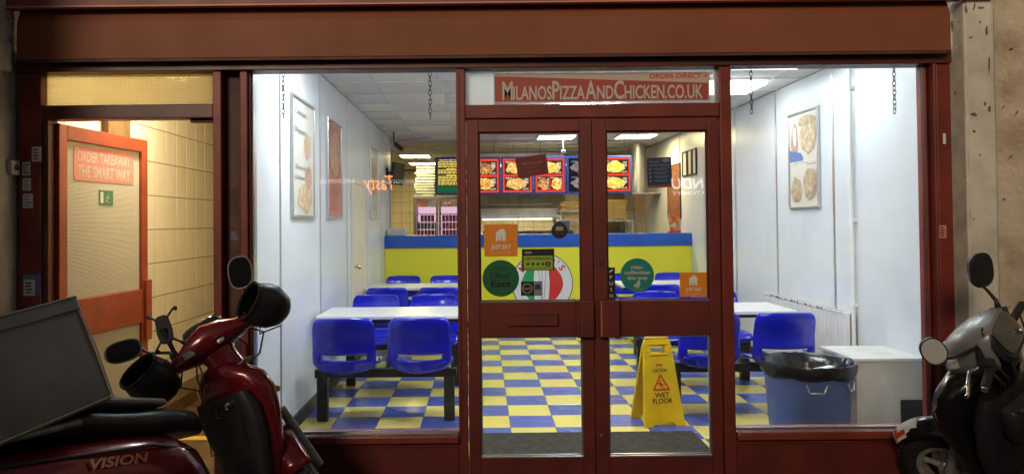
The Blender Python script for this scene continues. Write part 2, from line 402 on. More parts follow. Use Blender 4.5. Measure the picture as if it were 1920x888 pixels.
# shop floor: grout bed with single tiles
TS = 0.326
floor = struct('shop_floor', MB().box((-3.4, -0.06, -0.25), (XR + 0.2, YB + 0.2, -0.004)), 'grout')
def tile_mesh(name, sx, sy, h, m, bev=0.003):
    mb = MB(); g = 0.0025
    a = [(-sx / 2 + g, -sy / 2 + g), (sx / 2 - g, -sy / 2 + g), (sx / 2 - g, sy / 2 - g), (-sx / 2 + g, sy / 2 - g)]
    mb.add([(x, y, -0.004) for x, y in a] + [(x, y, h - 0.001) for x, y in a] + [(x * (1 - bev * 2 / sx), y * (1 - bev * 2 / sy), h) for x, y in a],
           [(0, 1, 5, 4), (1, 2, 6, 5), (2, 3, 7, 6), (3, 0, 4, 7), (4, 5, 9, 8), (5, 6, 10, 9), (6, 7, 11, 10), (7, 4, 8, 11), (8, 9, 10, 11)])
    me = bpy.data.meshes.new(name); me.from_pydata([tuple(v) for v in mb.v], [], mb.f); me.materials.append(MATS[m]); return me
def link_piece(name, me, loc, parent, rot=None, sc_=None):
    o = bpy.data.objects.new(name, me); col.objects.link(o); o.location = loc; o.parent = parent
    if rot: o.rotation_euler = rot
    if sc_: o.scale = sc_
    return o
tyel, tblu = tile_mesh('floor_tile_yellow', TS, TS, 0.0, 'tile_yellow'), tile_mesh('floor_tile_blue', TS, TS, 0.0, 'tile_blue')
# column lines pass x = 0.204 m (photo line), row lines y = 1.287 m
X0 = 0.0
def floor_px(px, py):
    d = CM.to_3x3() @ Vector(((px - 960) / FPX + SHX * 36 / LENS, (444 - py) / FPX + SHY * 36 / LENS, -1))
    t = -CAM_Z / d.z; return d.x * t, CAM_Y + d.y * t
fx, fy = floor_px(957.2, 800.3)              # a tile corner read off the photograph
ix0 = math.ceil((XL - fx) / TS) - 1
mat_y = floor_px(1000, 812.5)[1]
for i in range(ix0, ix0 + 15):
    for j in range(-2, 18):
        xa, ya = fx + i * TS, fy + j * TS
        x1, x2, y1, y2 = max(xa, XL), min(xa + TS, XR), max(ya, 0.10), min(ya + TS, YC)
        if x2 - x1 < 0.03 or y2 - y1 < 0.03: continue
        link_piece('floor_tile', tblu if (i + j) % 2 == 0 else tyel, ((x1 + x2) / 2, (y1 + y2) / 2, 0), floor,
                   (0, 0, random.uniform(-.002, .002)), ((x2 - x1) / TS, (y2 - y1) / TS, 1))
dm = MB().box((UX(872), 0.11, 0.0005), (UX(1400), mat_y, 0.011)).build('door_mat', 'mat_floor', bevel=0.003)
tag(dm, 'dark brown coir mat inside the double doors', 'door mat')

# ceiling: bed, single tiles, T-bars
ceiling = struct('ceiling', MB().box((-3.4, 0.08, HC + 0.012), (XR + 0.2, YB + 0.2, HC + 0.2)), 'ceil_bar')
GX = [2.63 - 0.6 * k for k in range(-1, 8)]; GY = [0.23 + 0.6 * k for k in range(-1, 24)]
LIT = {(2.03, 1.43): 'w', (2.03, 2.63): 'w', (0.83, 0.23): 'w', (0.83, 3.83): 'w', (-0.97, 0.83): 'w',  # panel above the double doors is unseen, added to light street-facing fronts
       (0.83, 6.83): 'w', (2.03, 6.83): 'y', (-1.57, 9.83): 'y', (-1.57, 11.63): 'y'}
OFF = [(-0.97, 3.23), (-0.97, 4.43), (-0.97, 5.63)]
ctile = None
def ceil_tile_mesh(m, h):
    mb = MB().box((-.293, -.293, -h), (.293, .293, 0.012)); me = bpy.data.meshes.new('ceiling_tile')
    me.from_pydata([tuple(v) for v in mb.v], [], mb.f); me.materials.append(MATS[m]); return me
ctile = ceil_tile_mesh('ceil_tile', -0.006)
def near(a, lst):
    for p in lst:
        if abs(p[0] - a[0]) < .05 and abs(p[1] - a[1]) < .05: return p
for x in GX:
    for y in GY:
        xa, xb = max(x, XL if y < 7 else -3.3), min(x + 0.6, XR); ya, yb = max(y, 0.1), min(y + 0.6, YB)
        if xb - xa < 0.05 or yb - ya < 0.05 or near((x, y), LIT) or near((x, y), OFF): continue
        o = link_piece('ceiling_tile', ctile, ((xa + xb) / 2, (ya + yb) / 2, HC), ceiling, None, ((xb - xa) / 0.6, (yb - ya) / 0.6, 1))
bars = MB()
for x in GX:
    if XL < x < XR: bars.box((x - .012, .1, HC - .004), (x + .012, YB, HC + .011))
for y in GY:
    if y > .1: bars.box((-3.3, y - .012, HC - .0055), (XR, y + .012, HC + .0105))
bars.build('ceiling_grid', 'ceil_bar', ceiling)
ordinal = {(2.03, 1.43): 'nearest the right window top', (2.03, 2.63): 'second from the right window', (0.83, 0.23): 'just inside above the double doors',
           (0.83, 3.83): 'over the middle aisle', (-0.97, 0.83): 'just inside the left window', (0.23, 5.03): 'over the aisle in front of the counter',
           (0.83, 6.83): 'seen through the left door above the menu boards', (2.03, 6.83): 'seen through the right door above the counter',
           (-1.57, 9.83): 'nearer of two beyond the wall screen', (-1.57, 11.63): 'farther of two beyond the wall screen',
           }
for (x, y), k in LIT.items():
    t = thing('ceiling_light', ('cool white' if k == 'w' else 'warm yellow') + ' square ceiling light panel, ' + ordinal[(x, y)], 'ceiling light', (x + .3, y + .3, HC), group='square ceiling light panels')
    f = MB()
    for a, b in (((x + .006, y + .006), (x + .594, y + .03)), ((x + .006, y + .57), (x + .594, y + .594)), ((x + .006, y + .03), (x + .03, y + .57)), ((x + .57, y + .03), (x + .594, y + .57))):
        f.box((a[0], a[1], HC - .012), (b[0], b[1], HC + .01))
    f.build('frame', 'white', t)
    MB().box((x + .03, y + .03, HC - (.045 if k == 'w' and y < 5 else .006)), (x + .57, y + .57, HC + .006)).build('diffuser', ('light_white_low' if y > 6 else 'light_white_dim' if x > 2 else 'light_white') if k == 'w' else 'light_warm', t)
for i, (x, y) in enumerate(OFF):
    t = thing('ceiling_light', 'unlit square ceiling diffuser above the left tables, %s' % ('nearest of three', 'middle of three', 'farthest of three')[i], 'ceiling light', (x + .3, y + .3, HC), group='square ceiling light panels')
    MB().box((x + .008, y + .008, HC - .008), (x + .592, y + .592, HC + .008)).build('diffuser', 'diffuser_off', t, bevel=.004)

# side walls: core, single wall panels and joint strips
wl = struct('wall_left', MB().box((CXR, 0.09, -0.2), (XL - .012, 7.1, HC + .1)), 'joint')
wr = struct('wall_right', MB().box((XR + .012, 0.09, -0.2), (XR + .25, YB, HC + .1)), 'joint')
def ypx(px, X): return CAM_Y + FPX * abs(X) / abs(px - 904 + (0))
JL = [0.10, 5.05 - 4.1, 6.30 - 4.1, 7.55 - 4.1, 8.80 - 4.1, 10.05 - 4.1, 7.1]
for a, b in zip(JL, JL[1:]): MB().box((XL - .012, a + .006, 0), (XL, b - .006, HC)).build('wall_panel', 'wall_panel', wl, bevel=.002, seg=1)
for a in JL[1:-1]: MB().box((XL - .010, a - .016, 0), (XL + .004, a + .016, HC - .002)).build('joint_strip', 'alu', wl)
JR = [0.10, 2.10, 3.30, 4.50, 5.70, 6.90, YB]
for a, b in zip(JR, JR[1:]): MB().box((XR, a + .006, 0), (XR + .012, b - .006, HC)).build('wall_panel', 'wall_panel', wr, bevel=.002, seg=1)
for a in JR[1:-1]: MB().box((XR - .004, a - .016, 0), (XR + .010, a + .016, HC - .002)).build('joint_strip', 'alu', wr)
MB().box((XL, .10, 0), (XL + .018, YC, .10)).build('skirting', 'skirt', wl)
MB().box((XR - .018, .10, 0), (XR, YC, .10)).build('skirting', 'skirt', wr)
pp = thing('pipe', 'thin white pipe running up the right wall by the white cabinet', 'pipe', (XR - .03, 1.75, 0))
MB().tube([(XR - .03, 1.75, .0), (XR - .03, 1.75, HC)], .016, 10).build('tube', 'white', pp, smooth=60)
for z in (.8, 1.46, 2.5): MB().cbox((XR - .022, 1.75, z), (.045, .05, .03)).build('clip', 'white', pp, bevel=.004)

# kitchen shell
struct('wall_back', MB().box((-3.4, YB, -0.2), (XR + .3, YB + .2, HC + .1)), 'tile_grout')
struct('wall_kitchen_left', MB().box((-3.4, 7.1, -.2), (-3.2, YB, HC + .1)), 'kitchen_wall')
struct('wall_kitchen_return', MB().box((-3.2, 7.0, -.2), (CXR, 7.1, HC + .1)), 'kitchen_wall')
wback = bpy.data.objects['wall_back']
ktm = bpy.data.meshes.new('wall_tile'); q = MB().box((-.096, -.002, -.121), (.096, .004, .121))
ktm.from_pydata([tuple(v) for v in q.v], [], q.f); ktm.materials.append(MATS['cream_tile'])
for i in range(30):
    for k in range(9):
        x, z = -3.05 + i * .2, .60 + k * .25
        if x > XR - .1 : continue
        link_piece('wall_tile', ktm, (x, YB, z), wback)

# ------------------------------------------------------------------ side corridor behind the open door
struct('corridor_floor', MB().box((CXL - .2, -.06, -.25), (CXR - .002, 6.0, -.002)), 'brown_wood')
cwl = struct('corridor_wall_left', MB().box((CXL - .2, .08, -.2), (CXL - .0018, 6.0, HC)), 'tile_grout')
struct('corridor_wall_right', MB().box((CXR - .02, .08, -.2), (CXR - .002, 6.0, HC)), 'cream_paint')
struct('corridor_wall_back', MB().box((CXL - .2, 6.0, -.2), (CXR, 6.1, HC)), 'cream_paint')
struct('corridor_ceiling', MB().box((CXL - .2, .08, 2.62), (CXR - .02, 6.0, 2.7)), 'cream_paint')
ctm = bpy.data.meshes.new('wall_tile'); q = MB().box((-.0018, -.0958, -.1208), (.0, .0958, .1208))
ctm.from_pydata([tuple(v) for v in q.v], [], q.f); ctm.materials.append(MATS['cream_tile'])
z0 = 1.478 + (416 - 320) / FPX * 6.83 + .125
for j in range(22):
    for k in range(-8, 5):
        z = z0 + .25 * k
        if z < .22 or z > 2.55: continue
        if 0.62 < .15 + .2 * j < 1.0: continue
        link_piece('wall_tile', ctm, (CXL, .15 + .2 * j, z), cwl)
MB().box((CXL - .008, .68, 0), (CXL + .045, .98, 2.60)).build('boxing', 'brown_wood', cwl, bevel=.004)
MB().box((CXL - .008, 1.0, 0), (CXL + .018, 6.0, .10)).build('skirting', 'brown_wood', cwl)
for y, nm in ((1.05, 'nearer'), (1.95, 'farther')):
    tag(MB().box((CXL + .12, y, -.001), (CXR - .05, y + .09, .004)).build('floor_tape', 'tape_yellow'), 'strip of yellow tape across the corridor floor, %s one' % nm, 'tape', 'tape strips on the corridor floor')
lp = thing('corridor_lamp', 'warm round bulkhead lamp on the corridor ceiling behind the transom', 'lamp', (-2.1, .75, 2.62))
MB().lathe([(.13, 2.62), (.13, 2.60), (.11, 2.59)], Matrix.Translation((-2.1, .75, 0)), 24, True, True).build('rim', 'white', lp, smooth=40)
MB().lathe([(.105, 2.592), (.10, 2.565), (.07, 2.54), (.02, 2.53)], Matrix.Translation((-2.1, .75, 0)), 24, True, True).build('globe', 'bulb_warm', lp, smooth=60)

# ------------------------------------------------------------------ piers and walls around the shopfront
def grid_wall(x0, x1, z0, z1, y, amp, face, n=26, m=60):
    """uneven plaster face; face 'y' looks to the street, 'x' looks sideways"""
    mb = MB(); vs = []; fs = []
    for i in range(n + 1):
        for j in range(m + 1):
            a = x0 + (x1 - x0) * i / n; b = z0 + (z1 - z0) * j / m
            d = amp * (math.sin(a * 9 + b * 2.1) + math.sin(b * 5.3 + a * 3) * .8 + random.uniform(-.5, .5)) if 0 < i < n else 0
            vs.append((a, y + d, b) if face == 'y' else (y + d, a, b))
    for i in range(n):
        for j in range(m): a = i * (m + 1) + j; fs.append((a, a + m + 1, a + m + 2, a + 1))
    return mb.add(vs, fs)
rp = thing('pier', 'chipped beige plaster pier right of the shopfront', 'wall', (PXR, 0, GZ))
RY = -.13; RX1 = UX(1868, RY)
b = grid_wall(PXR + .018, RX1, GZ, 4.6, RY, .0025, 'y'); b.build('plaster_face', 'plaster', rp, smooth=40)
MB().box((PXR + .004, RY + .006, GZ), (RX1 + .2, .3, 4.6)).build('core', 'plaster', rp)
MB().add([(PXR, 0.05, GZ), (PXR + .003, RY + .012, GZ), (PXR + .019, RY - .001, GZ), (PXR, 0.05, 4.6), (PXR + .003, RY + .012, 4.6), (PXR + .019, RY - .001, 4.6)],
         [(0, 1, 4, 3), (1, 2, 5, 4)]).build('lit_edge', 'edge_lit', rp)
rw = thing('side_wall', 'rough warm rendered wall at the far right edge', 'wall', (RX1, -.5, GZ))
g = grid_wall(RY, -2.6, GZ, 4.6, RX1 + .012, .010, 'x', 90, 130); 
SPL = lambda mb: MB().add([(v.x + max(0, RY - v.y) * .9, v.y, v.z) for v in mb.v], mb.f)
SPL(g).build('render_face', 'render_rough', rw, smooth=50)
SPL(MB().box((RX1 + .04, -2.6, GZ), (RX1 + .6, RY, 4.6))).build('core', 'render_rough', rw)
def chips(parent, spots, face, pos):
    for (a, z, sa, sz, rot) in spots:
        n = 9; pts = []
        for i in range(n):
            t = 2 * math.pi * i / n; k = random.uniform(.55, 1.2)
            u, v = sa * k * math.cos(t), sz * k * math.sin(t)
            pts.append((u * math.cos(rot) - v * math.sin(rot), u * math.sin(rot) + v * math.cos(rot)))
        if face == 'y': M = front(a, pos, z)
        else: M = basis((pos + max(0, RY - a) * .9 - .004, a, z), (.67, -.74, 0), (0, 0, 1))
        MB().prism(pts, M, .003).build('chip', 'chip', parent)
sp = [(UX(px, RY), UZ(py, RY, px), s1, s2, r) for px, py, s1, s2, r in ((1831, 214, .018, .007, -.3), (1830, 246, .007, .009, 0), (1805, 42, .004, .004, 0), (1806, 90, .004, .004, 0),
      (1828, 70, .012, .003, 0), (1845, 42, .01, .004, .4), (1796, 175, .005, .014, 0), (1793, 50, .006, .03, .1), (1820, 18, .006, .022, .2), (1835, 14, .004, .025, -.2), (1848, 15, .018, .006, 0),
      (1858, 60, .006, .03, 0), (1861, 120, .004, .05, 0), (1840, 290, .004, .004, 0), (1852, 195, .007, .01, 0), (1812, 330, .003, .006, .5), (1826, 410, .006, .003, .2), (1860, 205, .006, .02, 0))]
chips(rp, sp, 'y', RY - .004)
sp = []
for k in range(34):
    z = random.uniform(1.5, 2.75); y = random.uniform(-.62, -.16)
    sp.append((y, z, random.uniform(.003, .014), random.uniform(.002, .006), random.uniform(.2, 1.2)))
chips(rw, sp, 'x', RX1 + .004)
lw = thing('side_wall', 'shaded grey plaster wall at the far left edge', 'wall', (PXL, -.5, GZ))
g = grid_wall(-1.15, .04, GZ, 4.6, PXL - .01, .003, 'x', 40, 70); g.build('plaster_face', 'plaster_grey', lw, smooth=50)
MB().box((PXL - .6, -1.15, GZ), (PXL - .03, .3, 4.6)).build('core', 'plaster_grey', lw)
cz = UZ(131, -.2, 10)
MB().box((PXL - .03, -.42, cz), (PXL + .012, -.10, cz + .9)).build('corbel', 'plaster', lw, bevel=.012)
for k in range(16):
    z = UZ(60, -.2, 30) + random.uniform(-.2, .2); y = -.10 - random.uniform(0, .05)
    MB().tube([(PXL, y, z), (PXL + .01 + random.uniform(0, .02), y + random.uniform(-.03, .03), z + random.uniform(-.03, .03)), (PXL + .005, y + random.uniform(-.05, .05), z + random.uniform(-.07, .07))], .0018, 4).build('loose_cable', 'black', lw)
kp = thing('entry_box', 'small grey switch box on the shaded left wall', 'switch', (PXL, -.07, UZ(315, -.05, 30)))
MB().cbox((PXL + .008, -.085, UZ(315, -.05, 30)), (.03, .07, .08)).build('case', 'plaster_grey', kp, bevel=.006)
MB().cbox((PXL + .026, -.085, UZ(315, -.05, 30)), (.008, .03, .03)).build('button', 'black', kp, bevel=.003)

# building above and fascia
up = thing('upper_wall', 'plain dark wall of the building above the shop sign', 'wall', (0, 0, 3.2))
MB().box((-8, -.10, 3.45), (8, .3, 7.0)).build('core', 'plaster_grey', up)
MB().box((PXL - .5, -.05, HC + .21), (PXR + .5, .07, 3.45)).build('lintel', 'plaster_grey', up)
yb = -.12
zb0, zb1 = UZ(103.5, yb), UZ(9, yb)
sb = thing('shutter_box', 'long brown steel shutter box across the top of the shopfront', 'shutter box', (0, -.1, zb0))
x0, x1 = UX(31, yb, 60), UX(1783, yb, 60)
zm = zb0 + (zb1 - zb0) * .74
MB().add([(x0, yb, zb0), (x1, yb, zb0), (x1, yb, zm), (x0, yb, zm), (x0, yb + .03, zb1), (x1, yb + .03, zb1), (x0, .0, zb0), (x1, .0, zb0), (x0, .0, zb1), (x1, .0, zb1)],
         [(0, 1, 2, 3), (3, 2, 5, 4), (0, 6, 7, 1), (4, 5, 9, 8), (0, 3, 4, 8, 6), (1, 7, 9, 5, 2), (6, 8, 9, 7)]).build('housing', 'box_brown', sb, bevel=.003)
MB().box((x0 + .02, yb + .004, zb0 - .014), (x1 - .02, yb + .02, zb0)).build('bottom_lip', 'recess', sb)
MB().box((x0 + .05, yb + .025, zb0 - .008), (x1 - .05, yb + .045, zb0 + .002)).build('shutter_slot', 'black', sb)
fs_ = thing('fascia_sign', 'red fascia board edge above the shutter box', 'sign', (0, -.2, zb1))
MB().box((x0 - .3, -.16, UZ(5, -.16)), (UX(1862, -.16, 0), -.08, UZ(5, -.16) + .75)).build('board', 'fascia', fs_)
MB().box((x0 - .3, -.166, UZ(6.5, -.16)), (UX(1862, -.16, 0), -.125, UZ(4, -.16))).build('trim', 'pale_red', fs_)

# ------------------------------------------------------------------ shopfront frame
FY0, FY1 = -.045, .065
ZB = GZ
zh0 = UZ(131.5)                               # underside of the head rail
sf = thing('shopfront', 'dark red painted shopfront frame with two large windows', 'shopfront', (0, 0, GZ))
def bar(name, a, b, z0, z1, m='frame_red', y0=FY0, y1=FY1, bev=.005, par=sf):
    return MB().box((a, y0, z0), (b, y1, z1)).build(name, m, par, bevel=bev)
xa = {k: UX(k) for k in (42, 85, 97, 405, 421, 455, 476, 858, 875, 880, 1111, 1347, 1349, 1370, 1736, 1779)}
ztop = zb0 + .03
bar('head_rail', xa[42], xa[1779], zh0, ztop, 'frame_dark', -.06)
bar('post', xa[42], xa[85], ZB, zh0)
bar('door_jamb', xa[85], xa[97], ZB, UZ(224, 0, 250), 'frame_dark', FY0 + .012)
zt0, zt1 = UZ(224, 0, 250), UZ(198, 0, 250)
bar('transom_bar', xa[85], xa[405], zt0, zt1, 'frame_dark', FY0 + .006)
bar('stop_lug', UX(357), UX(400), zt0 - .02, zt0, 'frame_dark', 0, .04)
bar('post', xa[405], xa[421], ZB, zh0)
bar('recess_panel', xa[421], xa[455], ZB, zh0, 'recess', .02, .06)
bar('post', xa[455], xa[476] - .02, ZB, zh0, 'frame_red', FY0 + .005)
bar('window_bead', xa[476] - .02, xa[476] - .008, UZ(812, 0, 660), zh0, 'frame_red', -.02)
bar('window_bead', xa[476] - .008, xa[476], UZ(812, 0, 660), zh0, 'alu', -.005)
bar('mullion', xa[858], xa[875], ZB, zh0)
bar('mullion_bead', xa[858] + .012, xa[858] + .018, ZB + .3, zh0, 'frame_dark', FY0 - .004, FY0 + .01, 0)
zd1 = UZ(222, 0, 1110); zd2 = UZ(196.5, 0, 1110)
bar('transom_bar', xa[875], xa[1349], zd1, zd2, 'frame_red', FY0 + .008)
bar('mullion', xa[1349], xa[1370], ZB, zh0)
bar('post', UX(1752), xa[1779], ZB, zh0)
bar('window_bead', UX(1736), UX(1740.5), UZ(812, 0, 660), zh0, 'frame_red', -.015)
bar('window_bead', UX(1740.5), UX(1743), UZ(812, 0, 660), zh0, 'frame_dark', .0)
bar('shutter_guide', UX(1743), UX(1748.5), ZB, zh0, 'frame_red', FY0 - .02)
bar('shutter_groove', UX(1748.5), UX(1752), ZB, zh0, 'black', FY0 + .03)
zs = UZ(810.5, 0, 700)
for a, b in ((xa[476], xa[858]), (xa[1370], UX(1736))):
    bar('sill', a, b, zs - .042, zs, 'sill_lit_red', FY0 - .03, FY1 + .03, .008)
    bar('stall_riser', a, b, ZB, zs - .042, 'door_red', FY0 + .03)
    bar('riser_mould', a, b, zs - .075, zs - .05, 'frame_red', FY0 + .018, FY0 + .04)
    bar('sill_trim', a, b, zs, zs + .008, 'alu', .0, .03, 0)
GY0 = .016
def pane(x0, x1, z0, z1, m='glass', par=sf, y=GY0, name='pane'):
    return MB().box((x0, y, z0), (x1, y + .006, z1)).build(name, m, par)
pane(xa[476] - .004, xa[858] + .003, zs - .003, zh0 + .003)
pane(xa[1370] - .003, UX(1736) + .003, zs - .003, zh0 + .003)
pane(xa[85] - .003, xa[405] + .003, zt1 - .003, zh0 + .003, 'wired_glass')
pane(xa[875] - .003, xa[1349] + .003, zd2 - .003, zh0 + .003)
# paper stickers on the frame
def frame_sticker(px0, py0, px1, py1, y, m='paper', ink=True):
    (xA, zA), (xB, zB_) = U(px0, py1, y), U(px1, py0, y)
    s = MB().box((xA, y - .0015, zA), (xB, y, zB_)).build('sticker', m, sf)
    if ink:
        W, H = xB - xA, zB_ - zA; q = MB()
        for i in range(4):
            z = zA + H * (.15 + .2 * i); q.box((xA + W * .12, y - .0022, z), (xA + W * random.uniform(.55, .88), y - .0016, z + H * .09))
        q.build('print', random.choice(('black', 'maroon', 'blue_print')), s)
for r in ((60, 275, 78, 303), (42, 304, 57, 329), (42.5, 334, 58, 357), (43, 363, 62, 390)): frame_sticker(*r, FY0 - .001)
frame_sticker(43, 514, 76, 555, FY0 - .001, 'blue_print'); frame_sticker(45, 524, 66, 554, FY0 - .0035)
for r in ((432, 335, 450, 356), (431, 411, 450, 426), (431, 431, 450, 452), (436, 456, 448, 474)): frame_sticker(*r, .019, 'recess')
frame_sticker(1761, 422, 1774, 446, FY0 - .001, 'pale_red')
frame_sticker(920, 114, 951, 125, FY0 - .001, 'maroon_text', False)
frame_sticker(1768, 250, 1773, 270, FY0 - .001, 'paper', False)

# ------------------------------------------------------------------ double doors
DY0, DY1 = -.03, .03
def door_leaf(name, label, px, gl, gl2, zt, zbm):
    x0, x1 = px
    t = thing(name, label, 'door', (x0, 0, GZ))
    (g0, g1, gt, gb), (l0, l1, lt, lb) = gl, gl2
    def db(n, a, b, z0, z1, y0=DY0, y1=DY1, m='door_red'): return MB().box((a, y0, z0), (b, y1, z1)).build(n, m, t, bevel=.004)
    db('stile', x0, g0, zbm, zt); db('stile', g1, x1, zbm, zt)
    db('top_rail', g0, g1, gt, zt, DY0 + .002); db('mid_rail', g0, g1, lt, gb, DY0 + .002); db('bottom_rail', g0, g1, zbm, lb, DY0 + .002)
    for (a, b, tz, bz) in ((g0, g1, gt, gb), (g0, g1, lt, lb)):
        p = MB().box((a - .003, .004, bz - .003), (b + .003, .010, tz + .003)).build('pane', 'glass', t)
        q = MB(); w_ = .009
        q.box((a, -.012, bz), (b, -.002, bz + w_)).box((a, -.012, tz - w_), (b, -.002, tz)).box((a, -.012, bz + w_), (a + w_, -.002, tz - w_)).box((b - w_, -.012, bz + w_), (b, -.002, tz - w_))
        q.build('bead', 'alu' if bz < .6 else 'frame_dark', p)
        MB().box((a, -.0125, bz - .002), (b, DY0 - .002, bz + .004)).build('drip_edge', 'alu', p)
    return t
GPY = .0035                                   # street face of the door glass
zdb = GZ + .012
gb = UZ(563, 0, 1110); gt = UZ(247, 0, 1110); lt = UZ(628, 0, 1110); lb = UZ(852, 0, 1110)
dl = door_leaf('door_leaf', 'left leaf of the red double doors, with the letter plate', (xa[875] + .004, xa[1111] - .002),
               (UX(899), UX(1089), gt, gb), (UX(899), UX(1089), lt, lb), zd1 - .004, zdb)
dr = door_leaf('door_leaf', 'right leaf of the red double doors, with the round green sticker', (xa[1111] + .002, xa[1349] - .004),
               (UX(1137), UX(1327), gt, gb), (UX(1137), UX(1327), lt, lb), zd1 - .004, zdb)
lpz0, lpz1 = UZ(608, 0, 996), UZ(584, 0, 996)
lpp = MB().box((UX(950), DY0 - .020, lpz0), (UX(1043), DY0 + .004, lpz1)).build('letter_plate', 'door_red', dl, bevel=.003)
MB().box((UX(953), DY0 - .024, lpz1 - .012), (UX(1040), DY0 - .018, lpz1 - .006)).build('flap_hinge', 'frame_dark', lpp)
for t, a, b in ((dl, 1076, 1109), (dr, 1118, 1156)):
    h = MB().box((UX(a), DY0 - .05, UZ(631, -.04, 1110)), (UX(b), DY0 - .001, UZ(561, -.04, 1110))).build('pull_handle', 'door_red', t, bevel=.008)
    MB().box((UX(a) + .01, DY0 - .053, UZ(628, -.04, 1110)), (UX(a) + .014, DY0 - .048, UZ(564, -.04, 1110))).build('chipped_edge', 'pale_red' if t == dr else 'frame_dark', h)
lk = MB().lathe([(.013, 0), (.013, .006), (.009, .008)], front(UX(1124), DY0 - .008, UZ(491, 0, 1124)) @ Matrix.Scale(-1, 4, (0, 0, 1)), 16, True, True).build('lock_cylinder', 'frame_dark', dr, smooth=40)
MB().lathe([(.008, 0), (.008, .006)], front(UX(1121), DY0, UZ(812, 0, 1121)), 12, True, True).build('lock_cylinder', 'alu', dr, smooth=40)

# stickers on the door glass: parts of their leaf
def S(par, poly, M, m, name='sticker', label=None, h=.0012):
    return MB().prism(poly, M, h).build(name, m, par, label=label)
def rect(w_, h_): return [(-w_ / 2, -h_ / 2), (w_ / 2, -h_ / 2), (w_ / 2, h_ / 2), (-w_ / 2, h_ / 2)]
def at_glass(px0, py0, px1, py1, rot=0.0, y=GPY):
    xA, zA = U(px0, py1, y); xB, zB_ = U(px1, py0, y)
    M = front((xA + xB) / 2, y, (zA + zB_) / 2) @ Matrix.Rotation(rot, 4, 'Z')
    return M, xB - xA, zB_ - zA
def letter(par, M, m, items, name='lettering'):
    for s, x, z, size, width, kw in items:
        q = MB(); put_text(q, s, M @ Matrix.Translation((x, z, .001)), size, width, **kw); q.build(name, m, par)
HOUSE = [(-.5, .12), (-.40, .12), (-.40, -.5), (-.22, -.5), (-.17, .05), (-.12, -.5), (.02, -.5), (.08, .10), (.13, -.5), (.40, -.5), (.40, .12), (.5, .12), (.30, .34), (.30, .5), (.15, .5), (.12, .42), (0, .55), (-.12, .42)]
def just_eat(par, r, label):
    M, W, H = at_glass(*r)
    s = S(par, rect(W, H), M, 'orange', label=label)
    k = W * .36
    S(s, [(x * k, y * k + H * .17) for x, y in HOUSE], M @ Matrix.Translation((0, 0, .0012)), 'white', 'emblem', h=.0008)
    letter(s, M, 'white', [('JUST EAT', 0, -H * .20, H * .125, W * .62, dict(bold=.02, shear=.25)), ('order on the app today', 0, -H * .38, H * .035, W * .62, {})])
just_eat(dl, (908, 420, 970, 481), 'orange square food delivery sticker on left door')
just_eat(dr, (1275, 510, 1325, 556), 'orange square food delivery sticker on right door')
M, W, H = at_glass(905, 487, 973, 556)
s = S(dl, disc_poly(W / 2), M, 'green_dark', label='dark green round sticker on left door')
letter(s, M, 'black', [('order on', 0, H * .27, H * .06, W * .36, {}), ('Uber', 0, H * .08, H * .17, W * .54, dict(bold=.008)), ('Eats', 0, -H * .14, H * .17, W * .54, dict(bold=.03))])
M, W, H = at_glass(979, 466, 1039, 507)
s = S(dl, rect(W, H), M, 'black', label='green and black hygiene rating sticker')
M1 = M @ Matrix.Translation((0, -H * .10, .0013)); S(s, rect(W * .9, H * .56), M1, 'green_lime', 'panel', h=.0006)
letter(s, M1, 'black', [('FOOD HYGIENE RATING', 0, H * .16, H * .10, W * .82, dict(bold=.02))])
q = MB()
for i in range(5): q.prism([(x + (-.32 + .155 * i) * W, y - H * .10) for x, y in disc_poly(W * (.05 if i < 4 else .085), 14)], M1 @ Matrix.Translation((0, 0, .0007)), .0005)
q.build('rating_dots', 'black', s)
letter(s, M1, 'green_lime', [(str(k), (-.32 + .155 * k) * W if k < 5 else .30 * W, -H * .10, H * (.07 if k < 5 else .13), None, dict(bold=.03)) for k in range(5)][:4] + [('5', .30 * W, -H * .10, H * .14, None, dict(bold=.03))])
S(s, rect(W * .9, H * .06), M @ Matrix.Translation((0, -H * .43, .0013)), 'green_lime', 'panel', h=.0006)
letter(s, M, 'paper', [('FOOD', -W * .30, H * .33, H * .10, W * .2, dict(bold=.02))])
M, W, H = at_glass(977, 527, 1016, 554)
s = S(dl, rect(W, H), M, 'black', label='small black and grey card sticker')
S(s, rect(W * .36, H * .92), M @ Matrix.Translation((W * .30, 0, .0013)), 'vinyl_grey', 'panel', h=.0006)
S(s, rect(W * .28, H * .38), M @ Matrix.Translation((W * .30, H * .12, .002)), 'navy', 'panel', h=.0006)
q = MB().torus(M @ Matrix.Translation((-W * .2, 0, .0014)), H * .33, .0035, 24, 6); q.build('emblem', 'vinyl_grey', s)
letter(s, M, 'vinyl_grey', [('SAFE', -W * .2, 0, H * .14, W * .3, dict(bold=.02))])
M, W, H = at_glass(1034, 417, 1064, 447)
s = S(dl, disc_poly(W / 2, 28), M, 'black', label='small dark round sticker with a white card emblem')
S(s, rect(W * .46, H * .26), M @ Matrix.Translation((0, H * .12, .0013)), 'vinyl_grey', 'panel', h=.0006)
letter(s, M, 'maroon_text', [('menu', 0, H * .34, H * .09, None, {}), ('SCAN ME', 0, -H * .18, H * .08, None, {})])
# open sign, hanging askew
M, W, H = at_glass(968, 289, 1027, 333, R(8), -.001)
s = thing('open_card', 'dark maroon open card hung askew on the left door glass', 'sign', M.translation)
MB().prism(rect(W * .98, H * .88), M, .0015).build('card', 'maroon', s)
letter(s, M @ Matrix.Translation((0, 0, .0008)), 'maroon_text', [("We're open", 0, H * .14, H * .13, W * .66, dict(bold=.015)), ('come on in', 0, -H * .03, H * .05, W * .38, {}), ('deliveroo', 0, -H * .26, H * .07, W * .4, {})])
